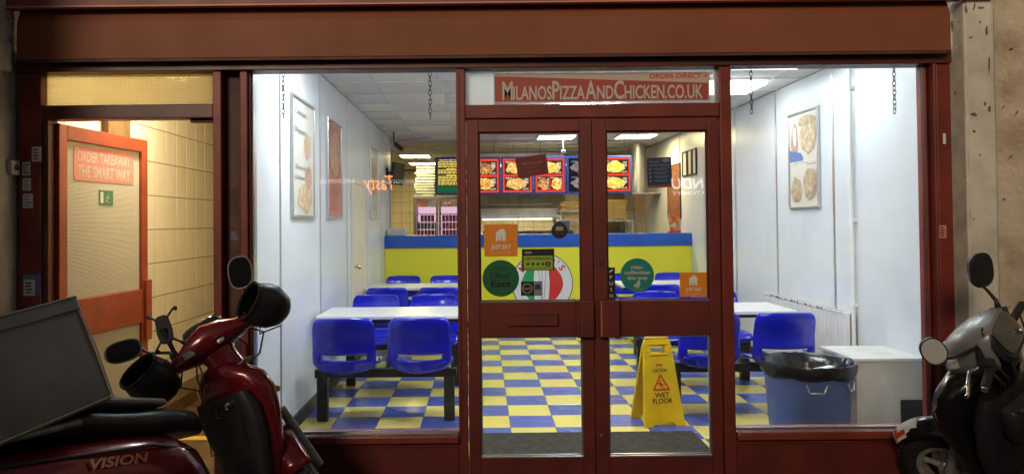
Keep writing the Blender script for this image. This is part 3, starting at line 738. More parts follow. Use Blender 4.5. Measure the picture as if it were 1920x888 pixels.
# right leaf
M, W, H = at_glass(1138.5, 501, 1153, 562)
s = S(dr, rect(W, H), M, 'black', label='narrow black push plate')
letter(s, M, 'paper', [(c, 0, H * (.20 - .19 * i), H * .11, None, dict(bold=.01)) for i, c in enumerate('PUSH')])
S(s, [(-W * .2, H * .34), (0, H * .36), (W * .25, H * .42), (W * .22, H * .45), (0, H * .42), (-W * .22, H * .38)], M @ Matrix.Translation((0, 0, .0013)), 'paper', 'emblem', h=.0006)
M, W, H = at_glass(1163.5, 485, 1226, 546)
s = S(dr, disc_poly(W / 2), M, 'green_teal', label='teal round rider collection sticker')
letter(s, M, 'banner_white', [('rider', 0, H * .25, H * .11, W * .37, dict(bold=.03)), ('collection', 0, H * .09, H * .11, W * .76, dict(bold=.03)), ('this way', 0, -H * .08, H * .11, W * .62, dict(bold=.03)), ('deliveroo', 0, -H * .42, H * .045, W * .24, {})])
S(s, [(x * W * .11, y * H * .11 - H * .27) for x, y in ((-1, -.2), (-.3, .0), (-.2, .5), (.1, .45), (.15, 1.1), (.7, 1.1), (.8, -.2), (.5, -.9), (-.3, -1), (-.9, -.8))], M @ Matrix.Translation((0, 0, .0013)), 'banner_white', 'emblem', h=.0006)
M, W, H = at_glass(1214, 295, 1259, 352, R(2), .013)
s = thing('notice', 'dark blue tilted notice stuck inside the right door glass', 'notice', M.translation)
MB().prism(rect(W, H), M, .0015).build('sheet', 'navy', s)
MB().prism(rect(W * .98, H * .09), M @ Matrix.Translation((0, -H * .455, .001)), .0012).build('footer', 'maroon_text', s)
q = MB()
for i in range(4):
    q.prism([(x - W * .38, y + H * (.12 - .13 * i)) for x, y in disc_poly(W * .045, 10)], M @ Matrix.Translation((0, 0, .001)), .001)
    for k in range(2): q.prism([(x + W * .06, y + H * (.135 - .13 * i - .04 * k)) for x, y in rect(W * (.62 - .2 * k), H * .016)], M @ Matrix.Translation((0, 0, .001)), .001)
q.prism([(x + W * .28, y + H * .40) for x, y in rect(W * .26, H * .11)], M @ Matrix.Translation((0, 0, .001)), .001)
q.build('print', 'navy_text', s)
letter(s, M @ Matrix.Translation((0, 0, .001)), 'navy_text', [('We are', -W * .22, H * .36, H * .06, W * .38, dict(bold=.02)), ('COVID-19 secure', 0, H * .25, H * .065, W * .82, dict(bold=.02))])

# banner over the doors
M, W, H = at_glass(928, 135, 1330, 193, R(-.3), GPY + .004)
by = FY0 + .004
bn = thing('web_banner', 'faded red web address banner above the double doors', 'banner', M.translation)
Mb = front(M.translation.x, .008, M.translation.z)
MB().prism(rect(W, H), Mb, .003).build('sheet', 'banner_grey', bn)
MB().prism([(-W / 2, -H * .46), (W * .492, -H * .46), (W * .492, H * .12), (-W / 2, H * .42)], Mb @ Matrix.Translation((0, 0, .0032)), .001).build('red_panel', 'banner_red', bn)
letter(bn, Mb @ Matrix.Translation((0, 0, .0034)), 'red_print', [('ORDER DIRECT >', W * .355, H * .37, H * .15, W * .27, dict(bold=.02))], 'order_line')
q = MB(); parts = [('M', 1), ('ILANOS', 0), ('P', 1), ('IZZA', 0), ('A', 1), ('ND', 0), ('C', 1), ('HICKEN', 0), ('.CO.UK', 0)]
tot = 0; ws = []
for s_, big in parts:
    vv, ff, a, b_ = text_geo(s_, .02); wd = (b_ - a) * (1.0 if big else .74); ws.append(wd); tot += wd + .035
k = W * .935 / tot; x = -W * .465; Mt = Mb @ Matrix.Translation((0, 0, .0046))
for (s_, big), wd in zip(parts, ws):
    sz = H * (.62 if big else .45)
    put_text(q, s_, Mt @ Matrix.Translation((x + wd * k / 2, -H * .40 + sz / 2, 0)), sz, wd * k, bold=.02); x += (wd + .035) * k
q.build('web_address', 'banner_white', bn)
wp = thing('white_sheet', 'plain white sheet behind the glass left of the web banner', 'sheet', (UX(902), .03, zd2))
MB().box((UX(873), .026, zd2), (UX(929), .028, zh0)).build('sheet', 'backing_white', wp)

# ------------------------------------------------------------------ open corridor door
hx, hy = xa[97] + .004, .03
ang = R(84.5); DM = Matrix.Translation((hx, hy, GZ)) @ Matrix.Rotation(ang, 4, 'Z')
od = thing('corridor_door', 'open orange-red door with obscured glass at the left', 'door', M=DM)
LW, LH = .905, zt0 - GZ - .012
def lo(n, x0, x1, z0, z1, m='leaf_orange', y0=-.022, y1=.022, p=od):
    q = MB().box((x0, y0, z0), (x1, y1, z1)); q.xf(DM); return q.build(n, m, p, bevel=.004)
st_ = .072
lo('stile', 0, st_, .0, LH); lo('stile', LW - st_, LW, 0, LH)
lo('top_rail', st_, LW - st_, LH - .085, LH); lo('bottom_rail', st_, LW - st_, 0, .18)
mr0 = .865
lo('mid_rail', st_, LW - st_, mr0, mr0 + .22)
lo('pane', st_, LW - st_, mr0 + .22, LH - .085, 'obscure_glass', -.004, .004)
lo('pane', st_, LW - st_, .18, mr0, 'obscure_glass', -.004, .004)
hb = lo('lock_box', LW - .055, LW + .012, mr0 - .12, mr0 + .28, 'leaf_orange', -.045, -.0222)
lo('latch', LW - .004, LW + .004, mr0 + .42, mr0 + .55, 'frame_dark', -.010, .010)
MS = DM @ basis((.455, -.0052, LH - .205), (1, 0, 0), (0, 0, 1))
s = MB().prism(rrect(.61, .20, .02), MS, .0012).build('sticker', 'pale_red', od, label='faded red takeaway sticker on the open door')
letter(s, MS, 'banner_white', [('ORDER TAKEAWAY.', 0, .042, .060, .55, dict(bold=.025)), ('THE SMART WAY.', 0, -.045, .066, .55, dict(bold=.025))])
MS = DM @ basis((.46, -.0052, LH - .40), (1, 0, 0), (0, 0, 1)) @ Matrix.Scale(.85, 4)
s = MB().prism(rect(.17, .105), MS, .0012).build('sticker', 'exit_green', od, label='green running man exit sign')
MB().prism([(-.07, -.04), (-.035, -.04), (-.035, .04), (-.07, .04)], MS @ Matrix.Translation((0, 0, .0013)), .0006).build('door_symbol', 'paper', s)
q = MB()
for pts in ([(.02, .02), (.035, .02), (.035, .035), (.02, .035)], [(.0, .012), (.03, .016), (.045, -.006), (.035, -.010), (.02, -.002), (.022, -.02), (.04, -.038), (.03, -.042), (.006, -.022), (-.01, -.036), (-.018, -.03), (.002, -.006)]):
    q.prism(pts, MS @ Matrix.Translation((0, 0, .0013)), .0006)
q.build('running_man', 'vinyl_grey', s)

# ------------------------------------------------------------------ hanging chains
lk_me = bpy.data.meshes.new('link'); q = MB().torus(Matrix.Rotation(R(90), 4, 'X'), .0105, .0026, 14, 6)
q.v = [Vector((v.x * .78, v.y, v.z * 1.45)) for v in q.v]
lk_me.from_pydata([tuple(v) for v in q.v], [], q.f); lk_me.materials.append(MATS['chain'])
for px, bot, lab in ((531, 229, 'at the left end of the left window'), (806, 226, 'at the right end of the left window'), (1408, 221, 'at the left end of the right window'), (1676, 219, 'at the right end of the right window')):
    yq = .11; x, z1 = U(px, 132, yq); zb = U(px, bot, yq)[1]
    t = thing('chain', 'short steel chain hanging %s' % lab, 'chain', (x, yq, z1 + .03), group='chains hanging behind the windows')
    n = int((z1 + .03 - zb) / .0262)
    for i in range(n): link_piece('link', lk_me, (random.uniform(-.001, .001), 0, -.0262 * i), t, (0, random.uniform(-.08, .08), R(90) * (i % 2) + random.uniform(-.3, .3)))
    MB().cbox((x, yq, z1 + .05), (.012, .012, .04)).build('hook', 'chain', t)

# ------------------------------------------------------------------ dining units: table with four fixed chairs
def chair_shell():
    """polypropylene shell, back towards -y, seat towards +y, origin under the seat centre"""
    W2, H0, H1 = .230, .415, .80
    n, m = 22, 22; back = MB(); vs = []; fs = []
    for j in range(m + 1):
        v = j / m; z = H0 + (H1 - H0) * v
        for i in range(n + 1):
            u = -1 + 2 * i / n
            w_ = W2 * (1 - .05 * v)
            if v > .80: w_ -= .034 * (1 - math.sqrt(max(0, 1 - ((v - .80) / .20) ** 2)))
            if v < .16: w_ -= .055 * ((.16 - v) / .16) ** 1.6
            x = u * w_
            zz = z - .020 * abs(u) ** 3 * max(0, v - .6) - .022 * (1 - u * u) * max(0, 1 - v / .5)
            y = -.215 - .055 * v + .045 * abs(u) ** 2.4 + .035 * max(0, .25 - v) - (.008 * math.sin(v * 9) if v > .3 else 0)
            if v < .30: y -= .012 * (1 - abs(u))
            vs.append((x, y, zz))
    for j in range(m):
        for i in range(n):
            uc = abs(-1 + 2 * (i + .5) / n); vc = (j + .5) / m
            lim = .71 if .24 < vc < .335 else 0
            if uc < lim: continue
            a = j * (n + 1) + i; fs.append((a, a + 1, a + n + 2, a + n + 1))
    back.add(vs, fs)
    seat = MB(); vs = []; fs = []; n2 = 14
    for j in range(n2 + 1):
        v = j / n2; y = -.215 + .43 * v
        for i in range(n2 + 1):
            u = -1 + 2 * i / n2; w_ = .19 + .03 * math.sin(v * math.pi * .6)
            z = .43 - .022 * math.sin(v * math.pi) * (1 - u * u) + .018 * abs(u) ** 3 - .05 * max(0, v - .85) / .15 + .03 * max(0, .12 - v) / .12
            vs.append((u * w_, y, z))
    for j in range(n2):
        for i in range(n2): a = j * (n2 + 1) + i; fs.append((a, a + 1, a + n2 + 2, a + n2 + 1))
    seat.add(vs, fs)
    rib = MB()
    for sx in (-1, 1): rib.cbox((sx * .175, -.17, .485), (.03, .075, .014)).cbox((sx * .175, -.17, .51), (.03, .07, .012))
    return back, seat, rib
BACK, SEAT, RIB = chair_shell()
def dining_unit(label, cx, cyy, clabels, tw=1.18):
    t = thing('dining_unit', label, 'dining table', (cx, cyy, 0), group='blue dining units with fixed chairs')
    T = MB().box((-tw / 2, -.32, .715), (tw / 2, .32, .745)).build('tabletop', 'table_white', t, world=False, bevel=.006)
    MB().box((-tw / 2 + .02, -.30, .69), (tw / 2 - .02, .30, .7145)).build('underframe', 'frame_black', T, world=False)
    k = 0
    for sy in (-1, 1):
        MB().box((-.53, sy * .60 - .03, .325), (.53, sy * .60 + .03, .388)).build('beam', 'frame_black', t, world=False, bevel=.004)
        for sx in (-1, 1):
            MB().box((sx * .475 - .04, sy * .60 - .028, 0.004), (sx * .475 + .04, sy * .60 + .028, .3245)).build('leg', 'frame_black', t, world=False, bevel=.003)
        MB().tube([(0, sy * .60, .36), (0, sy * .50, .365), (0, sy * .36, .43), (0, sy * .28, .60), (0, sy * .26, .70)], .022, 8).build('bracket', 'frame_black', t, world=False, smooth=50)
        for sx in (-1, 1):
            c = bpy.data.objects.new('chair', None); col.objects.link(c); c.parent = t; c.empty_display_size = .1
            M = Matrix.Translation((sx * .278, sy * .62, 0)) @ Matrix.Rotation(0 if sy < 0 else math.pi, 4, 'Z') @ Matrix.Rotation(R(random.uniform(-1.5, 1.5)), 4, 'Z')
            c.matrix_local = M; WM[c] = Mof(t) @ M
            for nm, mb in (('backrest', BACK), ('seat', SEAT), ('side_rib', RIB)):
                q = MB(); q.v = list(mb.v); q.f = list(mb.f)
                q.build(nm, 'chair_blue', c, world=False, smooth=50, solid=0 if nm == 'side_rib' else .009)
            pl = MB()
            pl.box((-.10, -.10, .388), (.10, .12, .405)).build('mount_plate', 'frame_black', c, world=False)
    return t
dining_unit('white table with four blue chairs nearest the left window', -.735, 2.12, None)
dining_unit('white table with four blue chairs at the left, next to the counter', -.735, 4.62, None)
dining_unit('white table with four blue chairs behind the blue bin at the right', 1.93, 2.20, None)
dining_unit('white table with four blue chairs at the right, next to the counter', 2.17, 4.72, None)

# ------------------------------------------------------------------ counter
ct = thing('counter', 'yellow serving counter with a thick blue top edge', 'counter', ((XL + XR) / 2, YC + .3, 0))
zc1 = 1.478 - 24.5 / FPX * 10.45; zc0 = 1.478 - 47.5 / FPX * 10.45
MB().box((XL + .003, YC, 0), (XR - .003, YC + .55, zc0)).build('front_panel', 'counter_yellow', ct)
MB().box((XL + .003, YC - .03, zc0 + .001), (XR - .003, YC + .60, zc1)).build('top_edge', 'counter_blue', ct, bevel=.006)
MB().box((XL + .003, YC - .008, 0.001), (XR - .003, YC - .001, .09)).build('kick_board', 'skirt', ct)
# round emblem on the counter front
lx, lz = U(1017, 531, YC - .012); Ml = front(lx, YC - .002, lz)
lg = MB().prism(disc_poly(.43, 56), Ml, .006).build('emblem_rim', 'navy', ct, label='round red, white and green pizza emblem on the counter front')
MB().prism(disc_poly(.418, 56), Ml @ Matrix.Translation((0, 0, .0062)), .002).build('emblem_disc', 'white', lg)
def lens(xc0, xc1, k, n=16, hh=.295):
    pts = []
    for i in range(n + 1): z = -hh + 2 * hh * i / n; pts.append((xc0 + k * (1 - (z / hh) ** 2), z))
    for i in range(n + 1): z = hh - 2 * hh * i / n; pts.append((xc1 + k * 1.9 * (1 - (z / hh) ** 2), z))
    return pts
M2 = Ml @ Matrix.Translation((0, 0, .0084))
arcg = [(-.10 - .19 * math.sin(math.pi * i / 16), -.31 + .62 * i / 16) for i in range(17)] + [(-.10 - .02 * math.sin(math.pi * (16 - i) / 16), -.31 + .62 * (16 - i) / 16) for i in range(17)]
MB().prism(arcg[::-1], M2, .001).build('green_band', 'italy_green', lg)
arcr = [(.07 + .19 * math.sin(math.pi * i / 16) + .03, -.31 + .62 * i / 16) for i in range(17)] + [(.07 + .03 * math.sin(math.pi * (16 - i) / 16), -.31 + .62 * (16 - i) / 16) for i in range(17)]
MB().prism(arcr, M2, .001).build('red_band', 'italy_red', lg)
q = MB()
for x0_, x1_ in ((-.06, -.01), (.06, .015), (-.005, .0)): q.prism([(x0_ - .003, .29), (x0_ + .003, .29), (x1_ + .003, -.29), (x1_ - .003, -.29)], M2, .001)
q.build('slice_lines', 'navy', lg)
q = MB(); word = "MILANO'S"
for i, c in enumerate(word):
    a = R(142 - i * 104 / (len(word) - 1))
    put_text(q, c, M2 @ Matrix.Translation((.352 * math.cos(a), .352 * math.sin(a), .0005)) @ Matrix.Rotation(a - math.pi / 2, 4, 'Z'), .085, None, bold=.035)
q.build('arched_lettering', 'italy_red', lg)
# things on the counter
ts = thing('screen_guard', 'clear acrylic sneeze guard standing on the counter at the right', 'screen', (2.35, YC + .2, zc1))
MB().box((2.05, YC + .18, zc1), (2.45, YC + .186, zc1 + .30)).build('sheet', 'glass', ts)
MB().box((2.20, YC + .14, zc1), (2.30, YC + .22, zc1 + .01)).build('foot', 'alu', ts)
fc = thing('flyer_stand', 'red and orange flyer standing on the counter by the right wall', 'flyer', (2.72, YC + .2, zc1))
food_mat('flyer_print', [(.7, .06, .01), (.8, .25, .02), (.75, .1, .02), (.7, .6, .4)], 16)
MB().cbox((2.74, YC + .2, zc1 + .14), (.14, .05, .28), Matrix.Rotation(R(-8), 3, 'Y')).build('card', 'flyer_print', fc)
MB().cbox((2.74, YC + .2, zc1 + .015), (.16, .12, .03)).build('foot', 'red_print', fc)
cr = thing('card_reader', 'small dark till display standing on the counter behind the round sticker', 'till', (1.1, YC + .3, zc1))
MB().box((1.0, YC + .2, zc1), (1.3, YC + .45, zc1 + .05)).build('base', 'black', cr, bevel=.01)
MB().cbox((1.15, YC + .35, zc1 + .12), (.22, .03, .14), Matrix.Rotation(R(-15), 3, 'X')).build('display', 'plastic_dark', cr, bevel=.008)
cu_ = thing('ticket_box', 'small grey box on the counter against the left wall', 'box', (-1.2, YC + .2, zc1))
MB().box((-1.35, YC + .1, zc1), (-1.08, YC + .35, zc1 + .09)).build('case', 'cab_side', cu_, bevel=.01)
MB().box((-1.32, YC + .13, zc1 + .0905), (-1.11, YC + .32, zc1 + .10)).build('lid', 'cab_white', cu_)

# ------------------------------------------------------------------ menu boards
YM = 7.4
food_mat('food_gold', [(.04, .02, .01), (.85, .30, .03), (.95, .46, .07), (.50, .12, .015), (.98, .62, .24), (.10, .14, .02), (.92, .38, .04)], 34, 1.5, 1.0)
food_mat('food_fries', [(.05, .03, .01), (.95, .48, .07), (.98, .60, .2), (.8, .30, .03), (.5, .08, .02), (.96, .50, .10)], 36, 1.5, 5.0)
food_mat('food_dark', [(.03, .05, .015), (.30, .06, .012), (.65, .28, .04), (.18, .03, .01), (.85, .58, .2)], 34, 1.5, 9.0)
food_mat('food_dim', [(.05, .05, .06), (.26, .22, .20), (.10, .09, .11), (.40, .35, .30)], 34, .45, 3.0)
emis('menu_red', (.85, .05, .03), 1.3); emis('menu_dark', (.06, .055, .035), .8); emis('menu_text', (.9, .85, .7), 1.1)
emis('menu_yellow', (.95, .66, .12), 1.3); emis('menu_green', (.02, .24, .10), .5); emis('menu_navy', (.03, .03, .06), .5)
mat('menu_frame', (.02, .045, .24), .35)
mbx = [U(px, 330, YM)[0] for px in (815, 877, 939, 1000.5, 1062, 1123.5, 1185.5)]
mz0, mz1 = UZ(364, YM, 1000), UZ(293, YM, 1000)
mlabs = ['dark menu board with yellow price list beside the fridge', 'red lit menu board hidden partly by the door mullion', 'red lit menu board behind the askew open card, left of it',
         'red lit menu board showing from under the askew open card, right of it', 'dim grey menu board between the door leaves', 'red lit menu board with two gold chicken pictures at the right end']
for i in range(6):
    a, b_ = mbx[i] + .004, mbx[i + 1] - .004; W, H = b_ - a, mz1 - mz0
    t = thing('menu_board', mlabs[i], 'menu board', ((a + b_) / 2, YM, mz0), group='lit menu boards above the counter')
    MB().box((a, YM, mz0), (b_, YM + .10, mz1)).build('case', 'menu_frame', t, bevel=.006)
    Mq = front((a + b_) / 2, YM - .001, (mz0 + mz1) / 2); M3 = Mq @ Matrix.Translation((0, 0, .003)); M4 = Mq @ Matrix.Translation((0, 0, .006))
    if i == 0:
        p = MB().prism(rect(W * .88, H * .9), Mq, .002).build('panel', 'menu_dark', t)
        q = MB(); random.seed(3)
        for r_ in range(15):
            z = H * (.36 - .042 * r_); x_ = -W * .40
            if r_ in (4, 8): 
                q.prism([(v[0] , v[1] + z) for v in rect(W * .3, H * .02)], M3, .001); continue
            while x_ < W * .36:
                l = random.uniform(.05, .16) * W; q.prism([(x_, z), (x_ + l, z), (x_ + l, z + H * .022), (x_, z + H * .022)], M3, .001); x_ += l + W * .02
        q.build('price_list', 'menu_yellow', p)
        letter(p, M3, 'menu_text', [("MILANO'S FRIED CHICKEN", 0, H * .42, H * .03, W * .7, dict(bold=.02))])
        g_ = MB().prism([(v[0], v[1] - H * .34) for v in rect(W * .86, H * .17)], M3, .001).build('green_strip', 'menu_green', p)
        continue
    p = MB().prism(rect(W * .88, H * .88), Mq, .002).build('panel', 'menu_red' if i != 4 else 'menu_navy', t)
    for r_ in range(2):
        zc = H * (.205 - .42 * r_); cols_ = 2 if (i == 3 and r_ == 1) else 1
        for c_ in range(cols_):
            xc = 0 if cols_ == 1 else (-.2 + .4 * c_) * W; pw = W * (.78 if cols_ == 1 else .37)
            MB().prism([(x + xc, y + zc) for x, y in rect(pw, H * .36)], M3, .001).build('picture_ground', 'menu_dark' if i != 4 else 'menu_navy', p)
            fm = 'food_dim' if i == 4 else ('food_gold', 'food_dark', 'food_fries')[(i + r_ + c_) % 3] if i != 5 else 'food_gold'
            pts = []
            for k in range(18):
                t_ = 2 * math.pi * k / 18; kk = random.uniform(.72, .98)
                pts.append((xc - pw * .03 + pw * .50 * kk * math.cos(t_), zc - H * .01 + H * .178 * kk * math.sin(t_)))
            MB().prism(pts, M4, .001).build('food_picture', fm, p)
            letter(p, Mq @ Matrix.Translation((0, 0, .007)), 'menu_text' if i != 4 else 'navy_text', [('MEAL %d' % (i * 2 + r_ + c_), xc - pw * .28, zc + H * .145, H * .035, pw * .34, dict(bold=.02)), ('£4.99', xc + pw * .33, zc - H * .14, H * .04, pw * .22, dict(bold=.02))])
            q = MB()
            for k in range(4): q.prism([(x + xc + pw * .36, y + zc + H * (.12 - .035 * k)) for x, y in rect(pw * .16, H * .018)], Mq @ Matrix.Translation((0, 0, .007)), .0005)
            q.build('description', 'menu_text' if i != 4 else 'navy_text', p)
    for sx in (-1, 1): MB().tube([((a + b_) / 2 + sx * W * .3, YM + .05, mz1), ((a + b_) / 2 + sx * W * .3, YM + .05, HC)], .0025, 5).build('hanger', 'plastic_dark', t)
random.seed(11)

emis('fill_glow', (1.0, .78, .42), 26.0)  # unseen lamp added behind the boards to warm the kitchen
sl = thing('kitchen_fill', 'warm strip light mounted behind the menu boards over the kitchen', 'strip light', (1.1, YM + .25, mz1 - .1))
MB().box((.25, YM + .22, mz1 - .10), (2.1, YM + .30, mz1 - .05)).build('batten', 'white', sl)
MB().box((.3, YM + .225, mz1 - .13), (2.05, YM + .295, mz1 - .101)).build('tube', 'fill_glow', sl)
for x_ in (.5, 1.85): MB().tube([(x_, YM + .26, mz1 - .05), (x_, YM + .26, HC)], .003, 5).build('hanger', 'plastic_dark', sl)

# ------------------------------------------------------------------ kitchen behind the counter
def kx(px, y): return U(px, 400, y)[0]
def kz(py, y): return UZ(py, y, 950)
# drinks fridge
YF = 10.4
emis('fridge_glow', (1.0, .60, .80), 1.0)
fx0, fx1 = kx(775, YF), kx(775, YF) + .98; fz1 = kz(367, YF)
fr = thing('drinks_fridge', 'grey two-door drinks fridge with lit shelves of cans', 'fridge', ((fx0 + fx1) / 2, YF, 0))
mat('fridge_grey', (.16, .16, .165), .4); mat('fridge_in', (.75, .55, .66), .5)
MB().box((fx0, YF + .04, 0), (fx1, YF + .07, 1.9)).box((fx0, YF + .6, 0), (fx1, YF + .64, fz1)).box((fx0, YF + .0701, 0), (fx0 + .04, YF + .5999, fz1 - .1)).box((fx1 - .04, YF + .0701, 0), (fx1, YF + .5999, fz1 - .1)).box((fx0 + .0401, YF + .0702, 0), (fx1 - .0401, YF + .5998, .3))
bx = MB().box((fx0, YF + .56, 0), (fx1, YF + .62, fz1)).box((fx0, YF + .02, .0), (fx0 + .04, YF + .5599, fz1)).box((fx1 - .04, YF + .02, .0), (fx1, YF + .5599, fz1)).box((fx0 + .0401, YF + .0201, fz1 - .04), (fx1 - .0401, YF + .5598, fz1 - .001)).box((fx0 + .0401, YF + .0201, .0), (fx1 - .0401, YF + .5598, .4))
bx.build('cabinet', 'fridge_grey', fr)
MB().box((fx0 + .05, YF + .5, .42), (fx1 - .05, YF + .555, fz1 - .05)).build('back_light', 'fridge_glow', fr)
MB().box((fx0 + .05, YF + .05, fz1 - .20), (fx1 - .05, YF + .10, fz1 - .06)).build('header_card', food_mat('header_print', [(.75, .22, .05), (.8, .45, .3), (.65, .5, .4)], 8, .35), fr)
for d in range(2):
    a = fx0 + .005 + d * .49; b_ = a + .48
    dd = MB(); e_ = .045
    dd.box((a, YF - .02, .3), (a + e_, YF + .015, fz1)).box((b_ - e_, YF - .02, .3), (b_, YF + .015, fz1)).box((a + e_, YF - .019, fz1 - e_), (b_ - e_, YF + .014, fz1)).box((a + e_, YF - .019, .3), (b_ - e_, YF + .014, .36))
    dob = dd.build('door', 'fridge_grey', fr, bevel=.006)
    MB().box((a + e_, YF, .36), (b_ - e_, YF + .004, fz1 - e_)).build('pane', 'glass', dob)
    MB().box((b_ - e_ + .01, YF - .05, .9), (b_ - .012, YF - .021, 1.5)).build('handle', 'alu', dob, bevel=.006)
zsh = [kz(441, YF), kz(427, YF), kz(413, YF), kz(399, YF)]
cans = {'can_red': (.55, .02, .03), 'can_green': (.05, .30, .10), 'can_orange': (.80, .22, .03), 'can_silver': (.6, .6, .62), 'can_pink': (.65, .12, .25)}
can_me = {}
for k, c in cans.items():
    mat(k, c, .3, metal=.3)
    q = MB().lathe([(.02, 0), (.031, .004), (.031, .108), (.025, .118)], None, 12, True, True); me = bpy.data.meshes.new('can'); me.from_pydata([tuple(v) for v in q.v], [], q.f); me.materials.append(MATS[k])
    me.polygons.foreach_set('use_smooth', [True] * len(me.polygons)); me.set_sharp_from_angle(angle=R(40)); can_me[k] = me
shelf_cans = [('can_red', 'can_red'), ('can_green', 'can_orange'), ('can_red', 'can_pink')]
words = {'can_red': 'red', 'can_green': 'green', 'can_orange': 'orange', 'can_silver': 'silver', 'can_pink': 'pink'}
for i, z in enumerate(zsh):
    MB().box((fx0 + .05, YF + .06, z - .012), (fx1 - .05, YF + .5, z)).build('shelf', 'fridge_in', fr)
    if i > 2: continue
    for d in range(2):
        a = fx0 + .065 + d * .49; k = shelf_cans[i][d]
        n0, n1 = (1, 5) if (d == 0 and i == 2) else (0, 6)
        for n_ in range(n0, n1):
            o = bpy.data.objects.new('drink_can', can_me[k]); col.objects.link(o); o.location = (a + .03 + .068 * n_, YF + .11 + random.uniform(0, .02), z)
            tag(o, '%s drink can on the %s shelf behind the fridge\'s %s door' % (words[k], ('lowest', 'middle', 'upper')[i], ('left', 'right')[d]), 'can', '%s cans, %s shelf, %s door' % (words[k], ('lowest', 'middle', 'upper')[i], ('left', 'right')[d]))
# white trays stacked on the fridge
zt = fz1; n_ = 11; mat('tray_white', (.42, .44, .40), .6, var=.2, scale=9)
bt = thing('tray_stack', 'leaning stack of white flat boxes on top of the fridge', 'boxes', (fx0 + .2, YF + .3, fz1))
for i in range(n_):
    o_ = .004 * i + random.uniform(-.012, .012)
    MB().cbox((fx0 + .21 + o_, YF + .3, fz1 + .028 + i * .055), (.40, .40, .036), Matrix.Rotation(random.uniform(-.10, .10), 3, 'Z')).build('flat_box', 'tray_white', bt, bevel=.004)
# extractor hood, hot cabinet
YH = 9.4
hx0, hx1 = kx(893, YH), kx(1062, YH)
hd = thing('extractor_hood', 'long stainless steel extractor hood with filter panels', 'hood', ((hx0 + hx1) / 2, YH + .4, kz(408, YH)))
z0_, z1_, z2_ = kz(408, YH), kz(391, YH), kz(362, YH)
MB().add([(hx0, YH, z0_), (hx1, YH, z0_), (hx1, YH, z1_), (hx0, YH, z1_), (hx0, YH + .35, z2_ + .1), (hx1, YH + .35, z2_ + .1), (hx0, YH + .9, z0_), (hx1, YH + .9, z0_), (hx0, YH + .9, z2_ + .1), (hx1, YH + .9, z2_ + .1)],
         [(0, 1, 2, 3), (3, 2, 5, 4), (4, 5, 9, 8), (0, 3, 4, 8, 6), (1, 7, 9, 5, 2), (6, 8, 9, 7), (0, 6, 7, 1)]).build('canopy', 'steel', hd)
MB().box((hx0, YH + .3, z2_ + .1), (hx1, YH + .9, HC)).build('duct', 'steel', hd)
emis('hood_lamp', (1.0, .78, .40), 45.0)
for x_ in (hx0 + .25, hx0 + .8, hx1 - .3): MB().box((x_ - .15, YH + .25, z0_ - .012), (x_ + .15, YH + .4, z0_ - .002)).build('lamp', 'hood_lamp', hd)
wf = (hx1 - .25 - hx0) / 7
for i in range(7):
    MB().cbox((hx0 + wf * (i + .5), YH + .16, (z1_ + z2_) / 2 + .06), (wf * .9, .02, (z2_ - z1_) + .08), Matrix.Rotation(R(-42), 3, 'X')).build('filter', 'steel', hd, bevel=.01)
sp_ = thing('splashback', 'warm cream tiled splashback under the extractor hood', 'wall', (.8, YH + .95, 0))
MB().box((hx0 - .3, YH + .92, 0), (kx(1190, YH), YH + .98, z2_ + .1)).build('core', 'tile_grout', sp_)
for i in range(12):
    for k in range(6):
        x_ = hx0 - .2 + .2 * i
        if x_ + .1 > kx(1190, YH): continue
        link_piece('wall_tile', ktm, (x_ - WM[sp_].translation.x, -.0305, 1.0 + .25 * k - WM[sp_].translation.z), sp_)
YT = 7.9
hc = thing('hot_cabinet', 'glass fronted hot food cabinet behind the counter', 'cabinet', (.5, YT + .3, 1.0))
h0, h1 = kx(893, YT), kx(1050, YT); za, zb_ = 1.02, kz(407, YT)
MB().box((h0, YT + .1, za - .2), (h1, YT + .6, za + .26)).build('base', 'steel', hc, bevel=.01)
MB().box((h0, YT + .02, zb_ - .02), (h1, YT + .6, zb_ + .03)).build('top', 'steel', hc, bevel=.008)
for x_ in (h0, (h0 + h1) / 2 - .01, h1 - .02): MB().box((x_, YT + .1, za + .2602), (x_ + .02, YT + .13, zb_ - .0202)).build('post', 'steel', hc)
MB().box((h0 + .02, YT + .06, za + .262), (h1 - .022, YT + .065, zb_ - .022)).build('pane', 'glass', hc)
food_mat('hot_food', [(.45, .18, .03), (.6, .33, .08), (.3, .1, .02), (.62, .5, .3)], 9)
MB().box((h0 + .1, YT + .2, za + .2605), (h1 - .1, YT + .5, za + .31)).build('food_tray', 'hot_food', hc, bevel=.02)
emis('heat_strip', (1.0, .8, .45), 4.0)
MB().box((h0 + .1, YT + .3, zb_ - .045), (h1 - .1, YT + .34, zb_ - .0205)).build('heat_lamp', 'heat_strip', hc)
